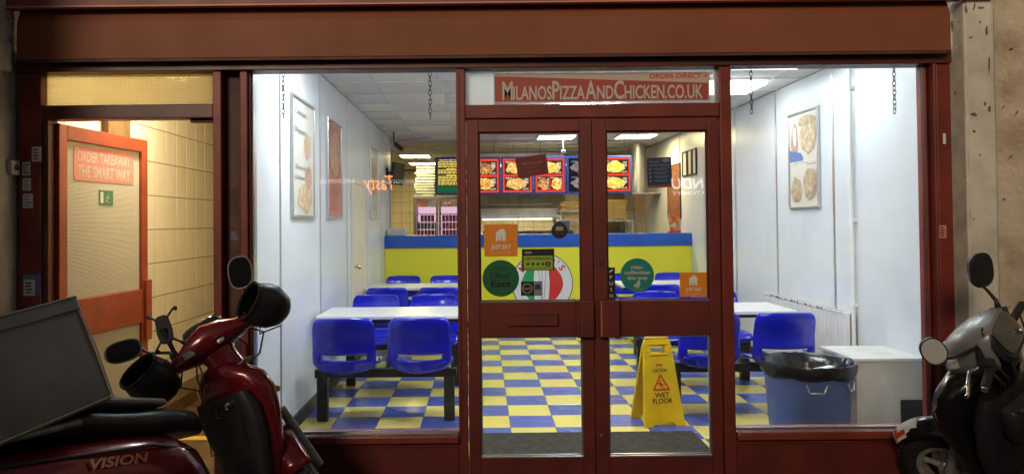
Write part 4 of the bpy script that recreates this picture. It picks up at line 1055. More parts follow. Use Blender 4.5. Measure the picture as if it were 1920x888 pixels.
# shelves with pizza boxes
YS = 8.9
def shelf_unit(label, pa, pb, pys):
    a, b_ = kx(pa, YS), kx(pb, YS)
    t = thing('shelf_unit', label, 'shelf', ((a + b_) / 2, YS + .25, 0))
    for py in pys: MB().box((a, YS, kz(py, YS) - .03), (b_, YS + .5, kz(py, YS))).build('shelf', 'steel', t)
    for x_ in (a + .005, b_ - .03):
        for y_ in (YS + .015, YS + .455): MB().box((x_, y_, 0), (x_ + .025, y_ + .025, kz(min(pys), YS) - .031)).build('post', 'steel', t)
    return a, b_
a1, b1 = shelf_unit('steel shelf unit holding brown boxes at the left', 1050, 1128, (412, 395))
a2, b2 = shelf_unit('steel shelf unit holding brown boxes at the right', 1132, 1188, (414,))
def stack(label, x, z, n, w_, m='kraft', h=.04, y=YS + .25):
    t = thing('pizza_box_stack', label, 'boxes', (x, y, z), group='stacks of flat brown boxes')
    for i in range(n):
        o = MB().cbox((x + random.uniform(-.012, .012), y, z + h * (i + .5)), (w_, .36, h * .72), Matrix.Rotation(random.uniform(-.04, .04), 3, 'Z')).build('flat_box', m, t, bevel=.003)
stack('tall stack of brown flat boxes seen through the right door', (a2 + b2) / 2 - .02, kz(414, YS), 9, .36)
stack('stack of brown flat boxes left on the upper shelf', a1 + .2, kz(395, YS), 4, .34)
stack('stack of brown flat boxes right on the upper shelf', b1 - .22, kz(395, YS), 5, .34)
stack('stack of brown flat boxes on the lower shelf', a1 + .22, kz(412, YS), 3, .34, h=.035)
fn = thing('desk_fan', 'small black desk fan below the tall box stack', 'fan', (kx(1160, 7.6), 7.6, zc1 - .2))
fxx, fzz = kx(1160, 7.6), kz(429, 7.6); q = MB()
for r_ in (.05, .10, .14): q.torus(front(fxx, 7.58, fzz), r_, .005, 24, 5)
for i in range(12): a = math.pi * 2 * i / 12; q.tube([(fxx + .03 * math.cos(a), 7.57, fzz + .03 * math.sin(a)), (fxx + .14 * math.cos(a), 7.58, fzz + .14 * math.sin(a))], .003, 4)
q.build('cage', 'black', fn)
MB().lathe([(.03, 0), (.05, .06), (.03, .1)], front(fxx, 7.68, fzz), 14, True, True).build('motor', 'black', fn, smooth=40)
MB().tube([(fxx, 7.65, fzz), (fxx, 7.65, fzz - .25)], .015, 8).lathe([(.09, fzz - .27), (.08, fzz - .25)], Matrix.Translation((fxx, 7.65, 0)), 18, True, True).build('stand', 'black', fn)
# steel flue right of the boards, wood-coloured partition
du = thing('flue', 'shiny steel flue right of the menu boards', 'flue', (kx(1200, 8.2), 8.2, 0))
xa_, xb_ = kx(1186, 8.2), kx(1214, 8.2)
MB().lathe([(.115, 1.9), (.115, HC)], Matrix.Translation(((xa_ + xb_) / 2, 8.3, 0)), 24).build('pipe', 'steel', du, smooth=40)
MB().box((xa_ - .02, 8.1, kz(364, 8.2) - .02), (xb_ + .3, 8.6, kz(364, 8.2))).build('collar', 'steel', du)
pt = thing('kitchen_partition', 'tan partition wall behind the counter at the right', 'wall', (2.5, 9.2, 0))
MB().box((kx(1190, 9.2), 9.2, 0), (XR - .002, 9.3, HC)).build('core', 'kitchen_wall', pt)
MB().box((kx(1214, 9.2), 9.18, kz(365, 9.2)), (kx(1245, 9.2), 9.199, HC)).build('upper_panel', 'navy', pt)
MB().box((kx(1246, 9.2), 9.17, 0), (kx(1252, 9.2), 9.199, HC)).build('edge_trim', 'cream_paint', pt)

# ------------------------------------------------------------------ wall posters and frames
def poster(name, label, X, ya, yb_, z0, z1, m, side, fm='alu', fw=.022, extra=None, group=None):
    n = 1 if side == 'L' else -1
    t = thing(name, label, 'poster', (X, (ya + yb_) / 2, z0), group=group)
    x0_, x1_ = X + n * .002, X + n * .022
    for a, b_, c, d in ((ya, yb_, z0, z0 + fw), (ya, yb_, z1 - fw, z1), (ya, ya + fw, z0 + fw, z1 - fw), (yb_ - fw, yb_, z0 + fw, z1 - fw)):
        MB().box((x0_, a, c), (x1_, b_, d)).build('frame_rail', fm, t, bevel=.003)
    p = MB().box((x0_, ya + fw, z0 + fw), (X + n * .010, yb_ - fw, z1 - fw)).build('print', m, t)
    return t, p, (basis((X + n * .0105, (ya + yb_) / 2, (z0 + z1) / 2), (0, n, 0), (0, 0, 1))), yb_ - ya - 2 * fw, z1 - z0 - 2 * fw
mat('poster_pale', (.62, .60, .54), .35, var=.1, scale=3); mat('poster_red', (.56, .24, .19), .35, var=.3, scale=5); mat('poster_cream', (.70, .66, .58), .3)
food_mat('ph_chips', [(.80, .52, .18), (.85, .66, .35), (.62, .30, .08), (.75, .45, .2)], 22)
food_mat('ph_nugget', [(.72, .42, .14), (.60, .28, .08), (.80, .58, .30)], 20)
food_mat('ph_salad', [(.62, .45, .20), (.35, .45, .10), (.60, .16, .08), (.78, .62, .35), (.70, .30, .15)], 24)
food_mat('ph_lasagne', [(.80, .62, .28), (.62, .25, .10), (.82, .72, .45), (.70, .45, .15)], 20)
food_mat('ph_redfood', [(.48, .12, .06), (.62, .24, .12), (.40, .08, .05), (.7, .4, .22)], 18)
food_mat('ph_kebab', [(.30, .07, .04), (.45, .18, .09), (.16, .05, .03), (.48, .32, .18)], 26)
BL = [0]
for nm_ in ('ph_chips', 'ph_nugget', 'ph_salad', 'ph_lasagne', 'ph_redfood'):
    for nd in MATS[nm_].node_tree.nodes:
        if nd.type == 'VALTORGB':
            for e_ in nd.color_ramp.elements: e_.color = tuple(.62 * v + .38 * w_ for v, w_ in zip(e_.color[:3], (.70, .66, .58))) + (1,)
def blob(p, M, pts, m, nm='food_picture', d=.0006):
    BL[0] = (BL[0] + 1) % 9; MB().prism(pts, M @ Matrix.Translation((0, 0, .0002 + .0008 * BL[0])), d).build(nm, m, p)
def wob(cx, cz_, a, b, n=16, j=.15): return [(cx + a * random.uniform(1 - j, 1 + j) * math.cos(2 * math.pi * i / n), cz_ + b * random.uniform(1 - j, 1 + j) * math.sin(2 * math.pi * i / n)) for i in range(n)]
t, p, M, W, H = poster('framed_poster', 'silver framed pale chicken poster nearest the left window', XL, 1.22, 1.93, 1.52, 2.42, 'poster_pale', 'L')
mat('faded_ink', (.24, .24, .24), .5)
letter(p, M, 'faded_ink', [('Chicken', -W * .12, H * .40, H * .05, W * .55, dict(bold=.02)), ('Dippers', -W * .12, H * .24, H * .05, W * .55, dict(bold=.02)), ('Breaded', -W * .05, -H * .08, H * .04, W * .6, dict(bold=.01)), ('Chicken Fillet', -W * .02, -H * .17, H * .035, W * .7, dict(bold=.01))])
blob(p, M, wob(.20 * W, .12 * H, .16 * W, .11 * H), 'ph_nugget'); blob(p, M, wob(.10 * W, -.34 * H, .36 * W, .13 * H), 'ph_chips'); blob(p, M, wob(.25 * W, -.16 * H, .16 * W, .10 * H), 'ph_redfood')
t, p, M, W, H = poster('framed_poster', 'silver framed red poster, second from the left window', XL, 2.45, 3.12, 1.52, 2.42, 'poster_red', 'L')
blob(p, M, wob(.0, .18 * H, .40 * W, .24 * H), 'ph_redfood'); letter(p, M, 'pale_red', [('Super', 0, -H * .18, H * .06, W * .7, dict(bold=.02)), ('Saver', 0, -H * .28, H * .06, W * .7, dict(bold=.02)), ('Meal', 0, -H * .40, H * .07, W * .7, dict(bold=.02))])
t, p, M, W, H = poster('framed_poster', 'silver framed poster farthest along the left wall, before the counter', XL, 4.97, 5.62, 1.52, 2.42, 'poster_pale', 'L')
blob(p, M, wob(0, .1 * H, .34 * W, .3 * H), 'ph_salad'); letter(p, M, 'pale_red', [('Meals', 0, -H * .36, H * .05, W * .6, {})])
yA, yB_ = 2.63 - .33, 2.63 + .33
t, p, M, W, H = poster('framed_poster', 'silver framed lasagne and salad poster on the right wall', XR, 2.34, 2.97, 1.57, 2.46, 'poster_cream', 'R')
# print runs left to right away from the street door on this wall
blob(p, M, wob(.17 * W, .24 * H, .28 * W, .18 * H), 'ph_lasagne'); blob(p, M, wob(.14 * W, .40 * H, .30 * W, .06 * H), 'ph_salad')
blob(p, M, wob(.24 * W, -.26 * H, .22 * W, .17 * H), 'ph_salad'); blob(p, M, wob(-.26 * W, -.33 * H, .20 * W, .15 * H), 'ph_salad'); blob(p, M, wob(-.30 * W, .20 * H, .13 * W, .22 * H), 'ph_redfood')
blob(p, M, wob(-.30 * W, .26 * H, .055 * W, .11 * H), 'white', 'plate'); blob(p, M, [(-.48 * W, -.01 * H), (.0, -.01 * H), (-.06 * W, .07 * H), (-.48 * W, .12 * H)], 'blue_print', 'blue_patch')
blob(p, M, [(-.5 * W, -.025 * H), (.5 * W, -.025 * H), (.5 * W, -.012 * H), (-.5 * W, -.012 * H)], 'white', 'divider')
letter(p, M, 'plastic_dark', [('Fresh Salads', .28 * W, -.055 * H, .02 * H, W * .3, {}), ('Fresh Lasagne', -.2 * W, .03 * H, .02 * H, W * .4, {})])
for i, (a, b_) in enumerate(((6.02, 6.22), (6.24, 6.44), (6.48, 6.72))):
    t, p, M, W, H = poster('certificate', 'black framed certificate on the right wall above the counter, %s of three' % ('nearest', 'middle', 'farthest')[i], XR, a, b_, 2.10, 2.46, 'poster_cream', 'R', 'black', .02, group='framed certificates above the counter')
    t['category'] = 'certificate'
t, p, M, W, H = poster('kebab_poster', 'tall red kebab poster on the right wall behind the counter', XR, 6.85, 7.6, 1.50, 2.32, 'ph_kebab', 'R', 'frame_dark', .01)

# left wall door
wd = thing('side_door', 'narrow cream door in the left wall with a brass knob', 'door', (XL, 4.05, 0))
y0_, y1_, zt_ = 3.66, 4.46, 1.96
MB().box((XL + .001, y0_, 0), (XL + .03, y0_ + .06, zt_)).build('jamb', 'cream_paint', wd, bevel=.003)
MB().box((XL + .001, y1_ - .06, 0), (XL + .03, y1_, zt_)).build('jamb', 'cream_paint', wd, bevel=.003)
MB().box((XL + .001, y0_ + .0601, zt_ - .06), (XL + .029, y1_ - .0601, zt_)).build('head', 'cream_paint', wd, bevel=.003)
MB().box((XL + .001, y0_ + .062, .005), (XL + .016, y1_ - .062, zt_ - .062)).build('leaf', 'cream_paint', wd)
kn = MB().lathe([(.02, 0), (.012, .01), (.012, .03), (.028, .045), (.024, .065), (.005, .07)], basis((XL + .016, y0_ + .13, 1.02), (0, 1, 0), (0, 0, 1)), 16, True, True); kn.build('knob', 'brass', wd, smooth=50)

# screen, cameras, detector
tv = thing('wall_screen', 'small black screen on a bracket at the end of the left wall', 'screen', (XL + .1, 6.6, 2.2))
yv = 6.55; tx0, tz0 = U(735, 346, yv); tx1, tz1 = U(751, 304, yv)
MB().cbox(((tx0 + tx1) / 2 + .01, yv + .1, (tz0 + tz1) / 2), (.05, .42, tz1 - tz0), Matrix.Rotation(R(-14), 3, 'Z') @ Matrix.Rotation(R(6), 3, 'Y')).build('panel', 'black', tv, bevel=.01)
MB().tube([(XL, yv + .1, (tz0 + tz1) / 2 + .02), ((tx0 + tx1) / 2, yv + .1, (tz0 + tz1) / 2)], .015, 8).cbox((XL + .012, yv + .1, (tz0 + tz1) / 2 + .02), (.02, .08, .12)).build('bracket', 'plastic_dark', tv)
def cctv(label, px, py, y, d):
    x, z = U(px, py, y); t = thing('security_camera', label, 'camera', (x, y, z))
    MB().tube([(x - d * .05, y, HC), (x - d * .05, y, z + .05), (x, y, z + .01)], .012, 8).build('arm', 'plastic_dark', t)
    MB().tube([(x - d * .03, y + .02, z + .03), (x + d * .07, y - .05, z - .05)], .032, 12).build('body', 'plastic_dark', t, smooth=40)
cctv('small dark security camera at the top of the left wall', 745, 274, 6.3, 1)
x, z = U(993, 255, 6.5)
dt = thing('smoke_detector', 'round silver detector dome on the ceiling', 'detector', (x, 6.5, HC))
MB().lathe([(.075, HC - .001), (.075, HC - .02), (.055, HC - .05), (.02, HC - .065)], Matrix.Translation((x, 6.3, 0)), 20, True, True).build('dome', 'alu', dt, smooth=50)
x, z = U(1057, 284, 7.2)
dt = thing('small_camera', 'tiny white camera on top of the menu boards', 'camera', (x, 7.2, z))
MB().cbox((x, 7.25, z), (.07, .06, .05)).build('body', 'alu', dt, bevel=.008); MB().lathe([(.018, 0), (.018, .02)], front(x, 7.22, z), 12, True, True).build('lens', 'black', dt); MB().box((x - .01, 7.26, z + .0255), (x + .01, 7.28, HC)).build('stem', 'alu', dt)
cb = thing('wall_cable', 'grey cable looping down the end of the left wall', 'cable', (XL + .02, 6.9, 2.4))
MB().tube([(XL + .01, 6.95, 1.35), (XL + .012, 6.95, 2.0), (XL + .03, 6.93, 2.4), (XL + .06, 6.9, 2.66), (XL + .25, 6.9, 2.70), (XL + .6, 6.9, 2.73)], .01, 6).build('cord', 'joint', cb, smooth=60)

# ------------------------------------------------------------------ radiator
yr0, yr1 = 1.76, 3.46; xr = XR - .10
rd = thing('radiator', 'long white ribbed radiator with chipped top on the right wall', 'radiator', (XR - .06, (yr0 + yr1) / 2, .2))
MB().box((xr, yr0, .19), (xr + .05, yr1, .73)).build('panel', 'rad_white', rd, bevel=.006)
n_ = 26
for i in range(n_):
    y = yr0 + .05 + (yr1 - yr0 - .1) * i / (n_ - 1); MB().box((xr - .006, y - .012, .22), (xr - .0002, y + .012, .705)).build('rib', 'rad_white', rd, bevel=.006, seg=1)
MB().box((xr - .004, yr0 + .002, .7305), (xr + .085, yr1 - .002, .736)).build('top_grille', 'rad_white', rd)
for i in range(16):
    y = random.uniform(yr0 + .35, yr1 - .15); l = random.uniform(.012, .05)
    MB().box((xr - .0052, y, .7235 + random.uniform(-.004, .004)), (xr - .004, y + l, .738)).build('chip', 'rad_chip', rd)
for i in range(20):
    y = yr0 + .08 + (yr1 - yr0 - .16) * i / 19; MB().box((xr + .01, y, .7362), (xr + .07, y + .03, .737)).build('slot', 'rad_chip', rd)
MB().tube([(xr + .02, yr0 + .04, .22), (xr + .02, yr0 - .06, .22), (xr + .02, yr0 - .06, .0)], .011, 8).build('pipe', 'plastic_dark', rd)
MB().cbox((xr + .02, yr0 - .02, .26), (.04, .05, .10)).build('valve', 'black', rd, bevel=.01)

# ------------------------------------------------------------------ bin, cabinet, wet floor sign
bxx, byy, br = 2.12, .80, .292
bi = thing('rubbish_bin', 'round blue plastic bin with a black liner inside the right window', 'bin', (bxx, byy, 0))
zr = .545; TB = Matrix.Translation((bxx, byy, 0)); n_ = 48
rings = []
for z, r_ in ((0.004, .225), (.02, .232), (zr - .03, br - .022), (zr, br - .006)):
    rings.append([(bxx + (r_ + (.004 if (j % 6) < 3 else 0)) * math.cos(2 * math.pi * j / n_), byy + (r_ + (.004 if (j % 6) < 3 else 0)) * math.sin(2 * math.pi * j / n_), z) for j in range(n_)])
MB().loft([[Vector(p) for p in r_] for r_ in rings], True, False).build('body', 'bin_blue', bi, smooth=35)
lin = []
for k, (z, r_) in enumerate(((zr - .072, br - .008), (zr - .05, br + .002), (zr - .01, br + .007), (zr + .012, br), (zr + .008, br - .016), (zr - .05, br - .05), (zr - .16, br - .075), (zr - .30, br - .10))):
    lin.append([Vector((bxx + (r_ + (.0015 if k < 5 else .014) * math.sin(j * 1.7 + k) * random.uniform(.3, 1)) * math.cos(2 * math.pi * j / n_), byy + (r_ + (.0015 if k < 5 else .014) * math.sin(j * 1.7 + k) * random.uniform(.3, 1)) * math.sin(2 * math.pi * j / n_), z + (.006 * math.sin(j * .9) if k == 0 else 0) + random.uniform(-.003, .003))) for j in range(n_)])
MB().loft(lin, False, True).build('liner', 'liner', bi, smooth=45)
for s_, a0 in ((1, R(258)), (1, R(318))):
    q = []
    for i in range(13):
        t_ = i / 12; a = a0 + R(-13 + 26 * t_); z = .445 - .05 * (min(1, min(t_, 1 - t_) * 6)); q.append((bxx + (br - .018) * math.cos(a), byy + (br - .018) * math.sin(a), z))
    MB().tube(q, .006, 6).build('handle', 'alu', bi, smooth=60)
MB().tube([(bxx + .22 * math.cos(R(300)), byy + .3 * math.sin(R(300)), .30), (bxx + .22 * math.cos(R(300)), byy + .3 * math.sin(R(300)), .31)], .002, 4)
lt_ = thing('paper_scrap', 'white paper scrap lying in the bin liner', 'paper', (bxx + .03, byy, zr - .04))
MB().cbox((bxx + .06, byy - .07, zr - .035), (.16, .06, .012), Matrix.Rotation(R(-8), 3, 'Y') @ Matrix.Rotation(R(10), 3, 'Z')).build('scrap', 'white', lt_, bevel=.003)
# white cabinet
c0, c1, cy0, cy1, chh = 2.47, XR - .004, .87, 1.37, .548
cb = thing('cabinet', 'low white boxed-in cabinet beside the bin at the right wall', 'cabinet', ((c0 + c1) / 2, (cy0 + cy1) / 2, 0))
MB().box((c0 + .01, cy0 + .01, 0), (c1, cy1, chh - .022)).build('carcass', 'cab_side', cb, bevel=.003)
MB().box((c0 - .01, cy0 - .01, chh - .0215), (c1, cy1, chh)).build('top', 'cab_white', cb, bevel=.004)
MB().box((c0 + .30, cy0 + .001, 0.0), (c1 - .002, cy0 + .0098, .27)).build('black_flap', 'black', cb)
MB().box((c0 + .20, cy0 + .12, chh + .0004), (c0 + .33, cy0 + .22, chh + .001)).build('scuff', 'paper', cb)
# wet floor sign
wx, wy = floor_px(1246, 799); wx -= .02; wy += .137
WFM = Matrix.Translation((wx, wy, 0)) @ Matrix.Rotation(R(9.5), 4, 'Z')
ws_ = thing('wet_floor_sign', 'yellow folding wet floor sign standing on the tiles behind the right door', 'sign', M=WFM)
def wf_panel(name, sgn):
    tilt = R(12.5); Mp = WFM @ Matrix.Translation((0, -.01 * sgn, .0)) @ (Matrix.Identity(4) if sgn > 0 else Matrix.Rotation(math.pi, 4, 'Z'))
    H = .62; A = Mp @ Matrix.Translation((0, -math.sin(tilt) * H, 0)) @ Matrix.Rotation(R(90) - tilt, 4, 'X')
    hw0, hw1 = .155, .105
    def wx_(z): return hw0 + (hw1 - hw0) * z / H
    d = .022
    q = MB()
    q.prism([(-wx_(0), 0), (-.085, 0), (-.065, .028), (.065, .028), (.085, 0), (wx_(0), 0), (wx_(.52), .52), (-wx_(.52), .52)], A @ Matrix.Translation((0, 0, -d)), d)
    q.prism([(-wx_(.52), .5202), (-.055, .5202), (-.055, .575), (-wx_(.575), .575)], A @ Matrix.Translation((0, 0, -d)), d)
    q.prism([(.055, .5202), (wx_(.52), .5202), (wx_(.575), .575), (.055, .575)], A @ Matrix.Translation((0, 0, -d)), d)
    q.prism([(-wx_(.575), .5752), (wx_(.575), .5752), (wx_(.61) - .008, .61), (wx_(.61) - .02, .62), (-wx_(.61) + .02, .62), (-wx_(.61) + .008, .61)], A @ Matrix.Translation((0, 0, -d)), d)
    p = q.build(name, 'sign_yellow', ws_, bevel=.003)
    r_ = MB()
    for i in range(5):
        for sx in (-1, 1):
            x_ = sx * (.035 + .022 * i); r_.prism([(x_, .045 + .012 * i), (x_ + .008 * sx, .045 + .012 * i), (x_ - .02 * sx + .008 * sx, .135), (x_ - .02 * sx, .135)][::sx], A, .003)
    r_.prism([(-wx_(.15) + .006, .146), (wx_(.15) - .006, .146), (wx_(.15) - .006, .150), (-wx_(.15) + .006, .150)], A, .003)
    r_.build('ribs', 'sign_yellow', p)
    fr_ = MB()
    for a, b_ in (((-.07, .507), (.07, .513)), ((-.07, .582), (.07, .588))): fr_.prism([(a[0], a[1]), (b_[0], a[1]), (b_[0], b_[1]), (a[0], b_[1])], A, .006)
    fr_.build('handle_rim', 'sign_yellow', p)
    def tx(s, z, size, wd): return (s, 0, z, size, wd, dict(bold=.012))
    letter(p, A, 'black', [tx('CAUTION', .395, .024, .105), tx('WET', .222, .034, .11), tx('FLOOR', .180, .034, .15)])
    letter(p, A, 'print_red', [('Jantap', 0, .437, .02, .055, dict(bold=.03))])
    tri = MB(); M5 = A @ Matrix.Translation((0, 0, .001))
    P_ = [(-.068, .255), (.068, .255), (0, .372)]; I_ = [(-.050, .2655), (.050, .2655), (0, .352)]
    for i in range(3):
        j = (i + 1) % 3; tri.prism([P_[i], P_[j], I_[j], I_[i]], M5, .0008)
    tri.prism([(-.012, .325), (.000, .328), (.002, .317), (-.008, .313)], M5, .0008)
    tri.prism([(-.022, .305), (-.004, .312), (.012, .296), (.028, .300), (.029, .294), (.010, .288), (.0, .294), (.006, .280), (.030, .268), (.020, .267), (-.006, .281), (-.014, .296), (-.024, .298)], M5, .0008)
    tri.build('slip_triangle', 'print_red', p)
wf_panel('front_panel', 1); wf_panel('rear_panel', -1)
q = MB().tube([(-.09, 0, .613), (.09, 0, .613)], .012, 8).xf(WFM); q.build('hinge', 'sign_yellow', ws_, smooth=40)

# ------------------------------------------------------------------ parked scooters
AX = Vector((-.45, 0, .9)).normalized(); AO = Vector((.38, 0, .95))
def scooter_root(name, label, x, y, head, lean):
    M = Matrix.Translation((x, y, GZ)) @ Matrix.Rotation(head, 4, 'Z') @ Matrix.Rotation(-lean, 4, 'X')
    return thing(name, label, 'scooter', M=M, group='scooters parked in front of the shop')
class Part:
    """builds parts in the scooter's own axes (x forward, y left, z up); steered parts turn with the bars"""
    def __init__(s, root, steer): s.r = root; s.M = Matrix.Translation(AO) @ Matrix.Rotation(steer, 4, AX) @ Matrix.Translation(-AO)
    def __call__(s, name, mb, m, turn=False, par=None, **k):
        if turn: mb.xf(s.M)
        return mb.build(name, m, par or s.r, world=False, **k)
def wheel(P, cx, cz_, rad, tw, turn, spokes=5, rim='rim_grey'):
    Mw = Matrix.Translation((cx, 0, cz_)) @ Matrix.Rotation(R(90), 4, 'X')
    t = P('wheel', MB().torus(Mw, rad - tw * .5, tw * .55, 44, 12, .95), 'rubber', turn, smooth=60)
    q = MB()
    for i in range(44):                                     # tread blocks
        a = 2 * math.pi * i / 44
        for sd in (-1, 1):
            Mt = Mw @ Matrix.Rotation(a, 4, 'Z') @ Matrix.Translation((rad + tw * .02, 0, sd * tw * .24)) @ Matrix.Rotation(sd * .5, 4, 'X')
            q.add([Mt @ Vector(v) for v in ((-.004, -.013, -tw * .17), (.003, -.011, -tw * .16), (.003, .011, -tw * .16), (-.004, .013, -tw * .17), (-.004, -.013, tw * .17), (.003, -.011, tw * .16), (.003, .011, tw * .16), (-.004, .013, tw * .17))],
                  [(0, 1, 2, 3), (4, 7, 6, 5), (1, 5, 6, 2), (0, 4, 5, 1), (2, 6, 7, 3), (0, 3, 7, 4)])
    P('tread', q, 'rubber', turn, t)
    rr = rad - tw * .92
    P('rim', MB().lathe([(rr - .018, -.03), (rr + .01, -.036), (rr + .01, .036), (rr - .018, .03), (rr - .022, .0), (rr - .018, -.03)], Mw, 40), rim, turn, t, smooth=35)
    q = MB()
    for i in range(spokes):
        a = 2 * math.pi * i / spokes + .3; ca, sa = math.cos(a), math.sin(a)
        q.tube([Mw @ Vector((.03 * ca, .03 * sa, 0)), Mw @ Vector((rr * .6 * ca, rr * .6 * sa, .004)), Mw @ Vector((rr * ca, rr * sa, 0))], [.02, .013, .018], 8)
    P('spokes', q, rim, turn, t, smooth=40)
    P('hub', MB().lathe([(.035, -.055), (.05, -.04), (.05, .04), (.035, .055)], Mw, 20, True, True), rim, turn, t, smooth=40)
    P('brake_disc', MB().lathe([(.055, .046), (.105, .046), (.105, .050), (.055, .050), (.055, .046)], Mw, 32), 'steel', turn, t, smooth=30)
    return t
def fender(P, cx, cz_, rad, hw, a0, a1, m, turn=True, n=18, label=None, taper=.5):
    rings = []
    for i in range(n + 1):
        t = i / n; a = R(a0 + (a1 - a0) * t); w_ = hw * (1 - taper * (1 - min(1, t * 4)) ** 2 * 1.0)
        r_ = rad
        rings.append([Vector((cx + (r_ - .05 * abs(u) ** 2.2) * math.cos(a), u * w_, cz_ + (r_ - .05 * abs(u) ** 2.2) * math.sin(a))) for u in [-1 + 2 * k / 10 for k in range(11)]])
    return P('front_fender', MB().loft(rings, False, False, closed=False), m, turn, smooth=60, solid=.006)
def ellipsoid(c, u, v, w_, a, b, d, n=18, m=9, e=2.0):
    c, u, v, w_ = Vector(c), Vector(u).normalized(), Vector(v).normalized(), Vector(w_).normalized()
    rings = []
    for i in range(1, m):
        t = math.pi * i / m
        rings.append(ring(c - w_ * d * math.cos(t), u, v, a * math.sin(t) ** .8, b * math.sin(t) ** .8, e, n))
    return MB().loft(rings)
def mirror(P, side, base, head_c, a, b, nrm, up, glass_m='mirror', shape=2.6):
    nrm = Vector(nrm).normalized(); up = Vector(up).normalized(); u = up.cross(nrm).normalized(); up = nrm.cross(u)
    hc_ = Vector(head_c); b0 = Vector(base)
    h = P('mirror', MB().loft([ring(hc_ + nrm * .006, u, up, a, b, shape, 24), ring(hc_ - nrm * .012, u, up, a * .96, b * .96, shape, 24), ring(hc_ - nrm * .032, u, up, a * .55, b * .6, shape, 24), ring(hc_ - nrm * .036, u, up, a * .2, b * .2, shape, 24)], True, True), 'plastic_dark', True, smooth=50)
    P('mirror_glass', MB().loft([ring(hc_ + nrm * .0062, u, up, a * .90, b * .90, shape, 24), ring(hc_ + nrm * .0075, u, up, a * .88, b * .88, shape, 24)]), glass_m, True, h, smooth=30)
    low = hc_ - up * b * .8 - nrm * .02
    P('mirror_stem', MB().tube([b0, b0 + Vector((0, 0, .05)), b0.lerp(low, .6) + Vector((0, side * .012, .01)), low, hc_ - nrm * .03], [.012, .009, .007, .007, .01], 8), 'plastic_dark', True, h, smooth=60)
    P('stem_boot', MB().tube([b0 - Vector((0, 0, .02)), b0 + Vector((0, 0, .035))], [.018, .011], 10), 'rubber', True, h, smooth=40)
    return h

# ---- red scooter with delivery box
rs = scooter_root('scooter', 'red scooter with a dark delivery box and hand muffs at the left', -1.135, -1.065, R(62.3), R(19.6))
P = Part(rs, R(45))
body = P('rear_body', MB().loft([ringX(-.99, .735, .04, .03), ringX(-.92, .71, .11, .07), ringX(-.75, .665, .175, .11), ringX(-.52, .62, .205, .135), ringX(-.30, .575, .21, .15), ringX(-.10, .535, .20, .155), ringX(.01, .48, .17, .14), ringX(.07, .43, .12, .10)]), 'scoot_red', smooth=60)
put = MB(); put_text(put, 'VISION', basis((-.37, -.2135, .625), (.985, .03, -.16), (.12, .20, .97)), .034, .235, bold=.03, shear=.35)
P('model_lettering', put, 'chrome', par=body)
P('lower_trim', MB().loft([ringX(-.80, .53, .14, .05), ringX(-.5, .46, .185, .06), ringX(-.2, .38, .19, .07), ringX(.0, .32, .16, .05)]), 'plastic_dark', smooth=60)
P('engine', MB().loft([ringX(-.75, .30, .10, .09), ringX(-.45, .30, .13, .11), ringX(-.1, .33, .11, .10)]), 'plastic_dark', smooth=50)
seat = P('seat', MB().loft([ringX(-.70, .80, .09, .03), ringX(-.62, .815, .135, .05), ringX(-.42, .80, .15, .06), ringX(-.30, .765, .15, .06), ringX(-.18, .74, .148, .06), ringX(-.03, .72, .14, .06), ringX(.08, .69, .115, .055), ringX(.14, .665, .06, .035)]), 'vinyl', smooth=60)
P('seat_pad', MB().loft([ringX(-.56, .885, .135, .016, e=4), ringX(-.40, .872, .145, .018, e=4), ringX(-.20, .828, .14, .017, e=4), ringX(-.06, .800, .12, .014, e=4), ringX(-.03, .794, .09, .008, e=4)]), 'vinyl_grey', smooth=40)  # pale colour stands in for overhead light on the seat top
P('rear_rack', MB().tube([(-.45, -.15, .80), (-.62, -.17, .80), (-.95, -.13, .82), (-1.0, 0, .825), (-.95, .13, .82), (-.62, .17, .80), (-.45, .15, .80)], .014, 8).tube([(-.72, -.16, .81), (-.72, .16, .81)], .01, 6).tube([(-.9, -.14, .815), (-.9, .14, .815)], .01, 6), 'rim_grey', smooth=50)
P('rack_plate', MB().cbox((-.70, 0, .835), (.42, .30, .012)), 'plastic_dark', bevel=.004)
P('tail_light', ellipsoid((-1.0, 0, .70), (0, 1, 0), (0, 0, 1), (1, 0, 0), .08, .035, .03), 'red_print', smooth=60)
P('floorboard', MB().loft([ringX(-.10, .30, .16, .05), ringX(.05, .27, .17, .035), ringX(.30, .27, .17, .035), ringX(.40, .31, .15, .05)]), 'plastic_dark', smooth=50)
fcv = P('front_cover', MB().loft([ringZ(.26, .44, .03, .06), ringZ(.34, .45, .05, .115), ringZ(.48, .455, .065, .16), ringZ(.62, .445, .075, .20), ringZ(.74, .425, .085, .222), ringZ(.82, .40, .09, .20), ringZ(.88, .375, .075, .12), ringZ(.905, .365, .05, .07)]), 'scoot_red', smooth=60)
P('inner_panel', MB().loft([ringZ(.28, .37, .03, .10, 3), ringZ(.40, .375, .045, .135, 3), ringZ(.55, .37, .05, .17, 3), ringZ(.68, .35, .05, .185, 3), ringZ(.755, .33, .04, .16, 3)]), 'plastic_dark', smooth=60)
P('hook', MB().tube([(.315, 0, .72), (.28, 0, .70), (.275, 0, .67), (.295, 0, .66)], .006, 6), 'black')
P('shield_sticker', MB().cbox((.39, -.12, .875), (.05, .09, .003), Matrix.Rotation(R(-28), 3, 'X')), 'reflective')
wheel(P, .70, .275, .275, .085, True)
wheel(P, -.60, .27, .27, .10, False)
fender(P, .70, .275, .305, .075, 20, 175, 'scoot_red')
for s_ in (-1, 1): P('fork_leg', MB().tube([(.70, s_ * .085, .28), (.56, s_ * .085, .60)], [.02, .024], 10), 'rim_grey', True, smooth=50)
P('side_stand', MB().tube([(.0, .10, .28), (-.05, .32, .135)], .012, 8), 'black')
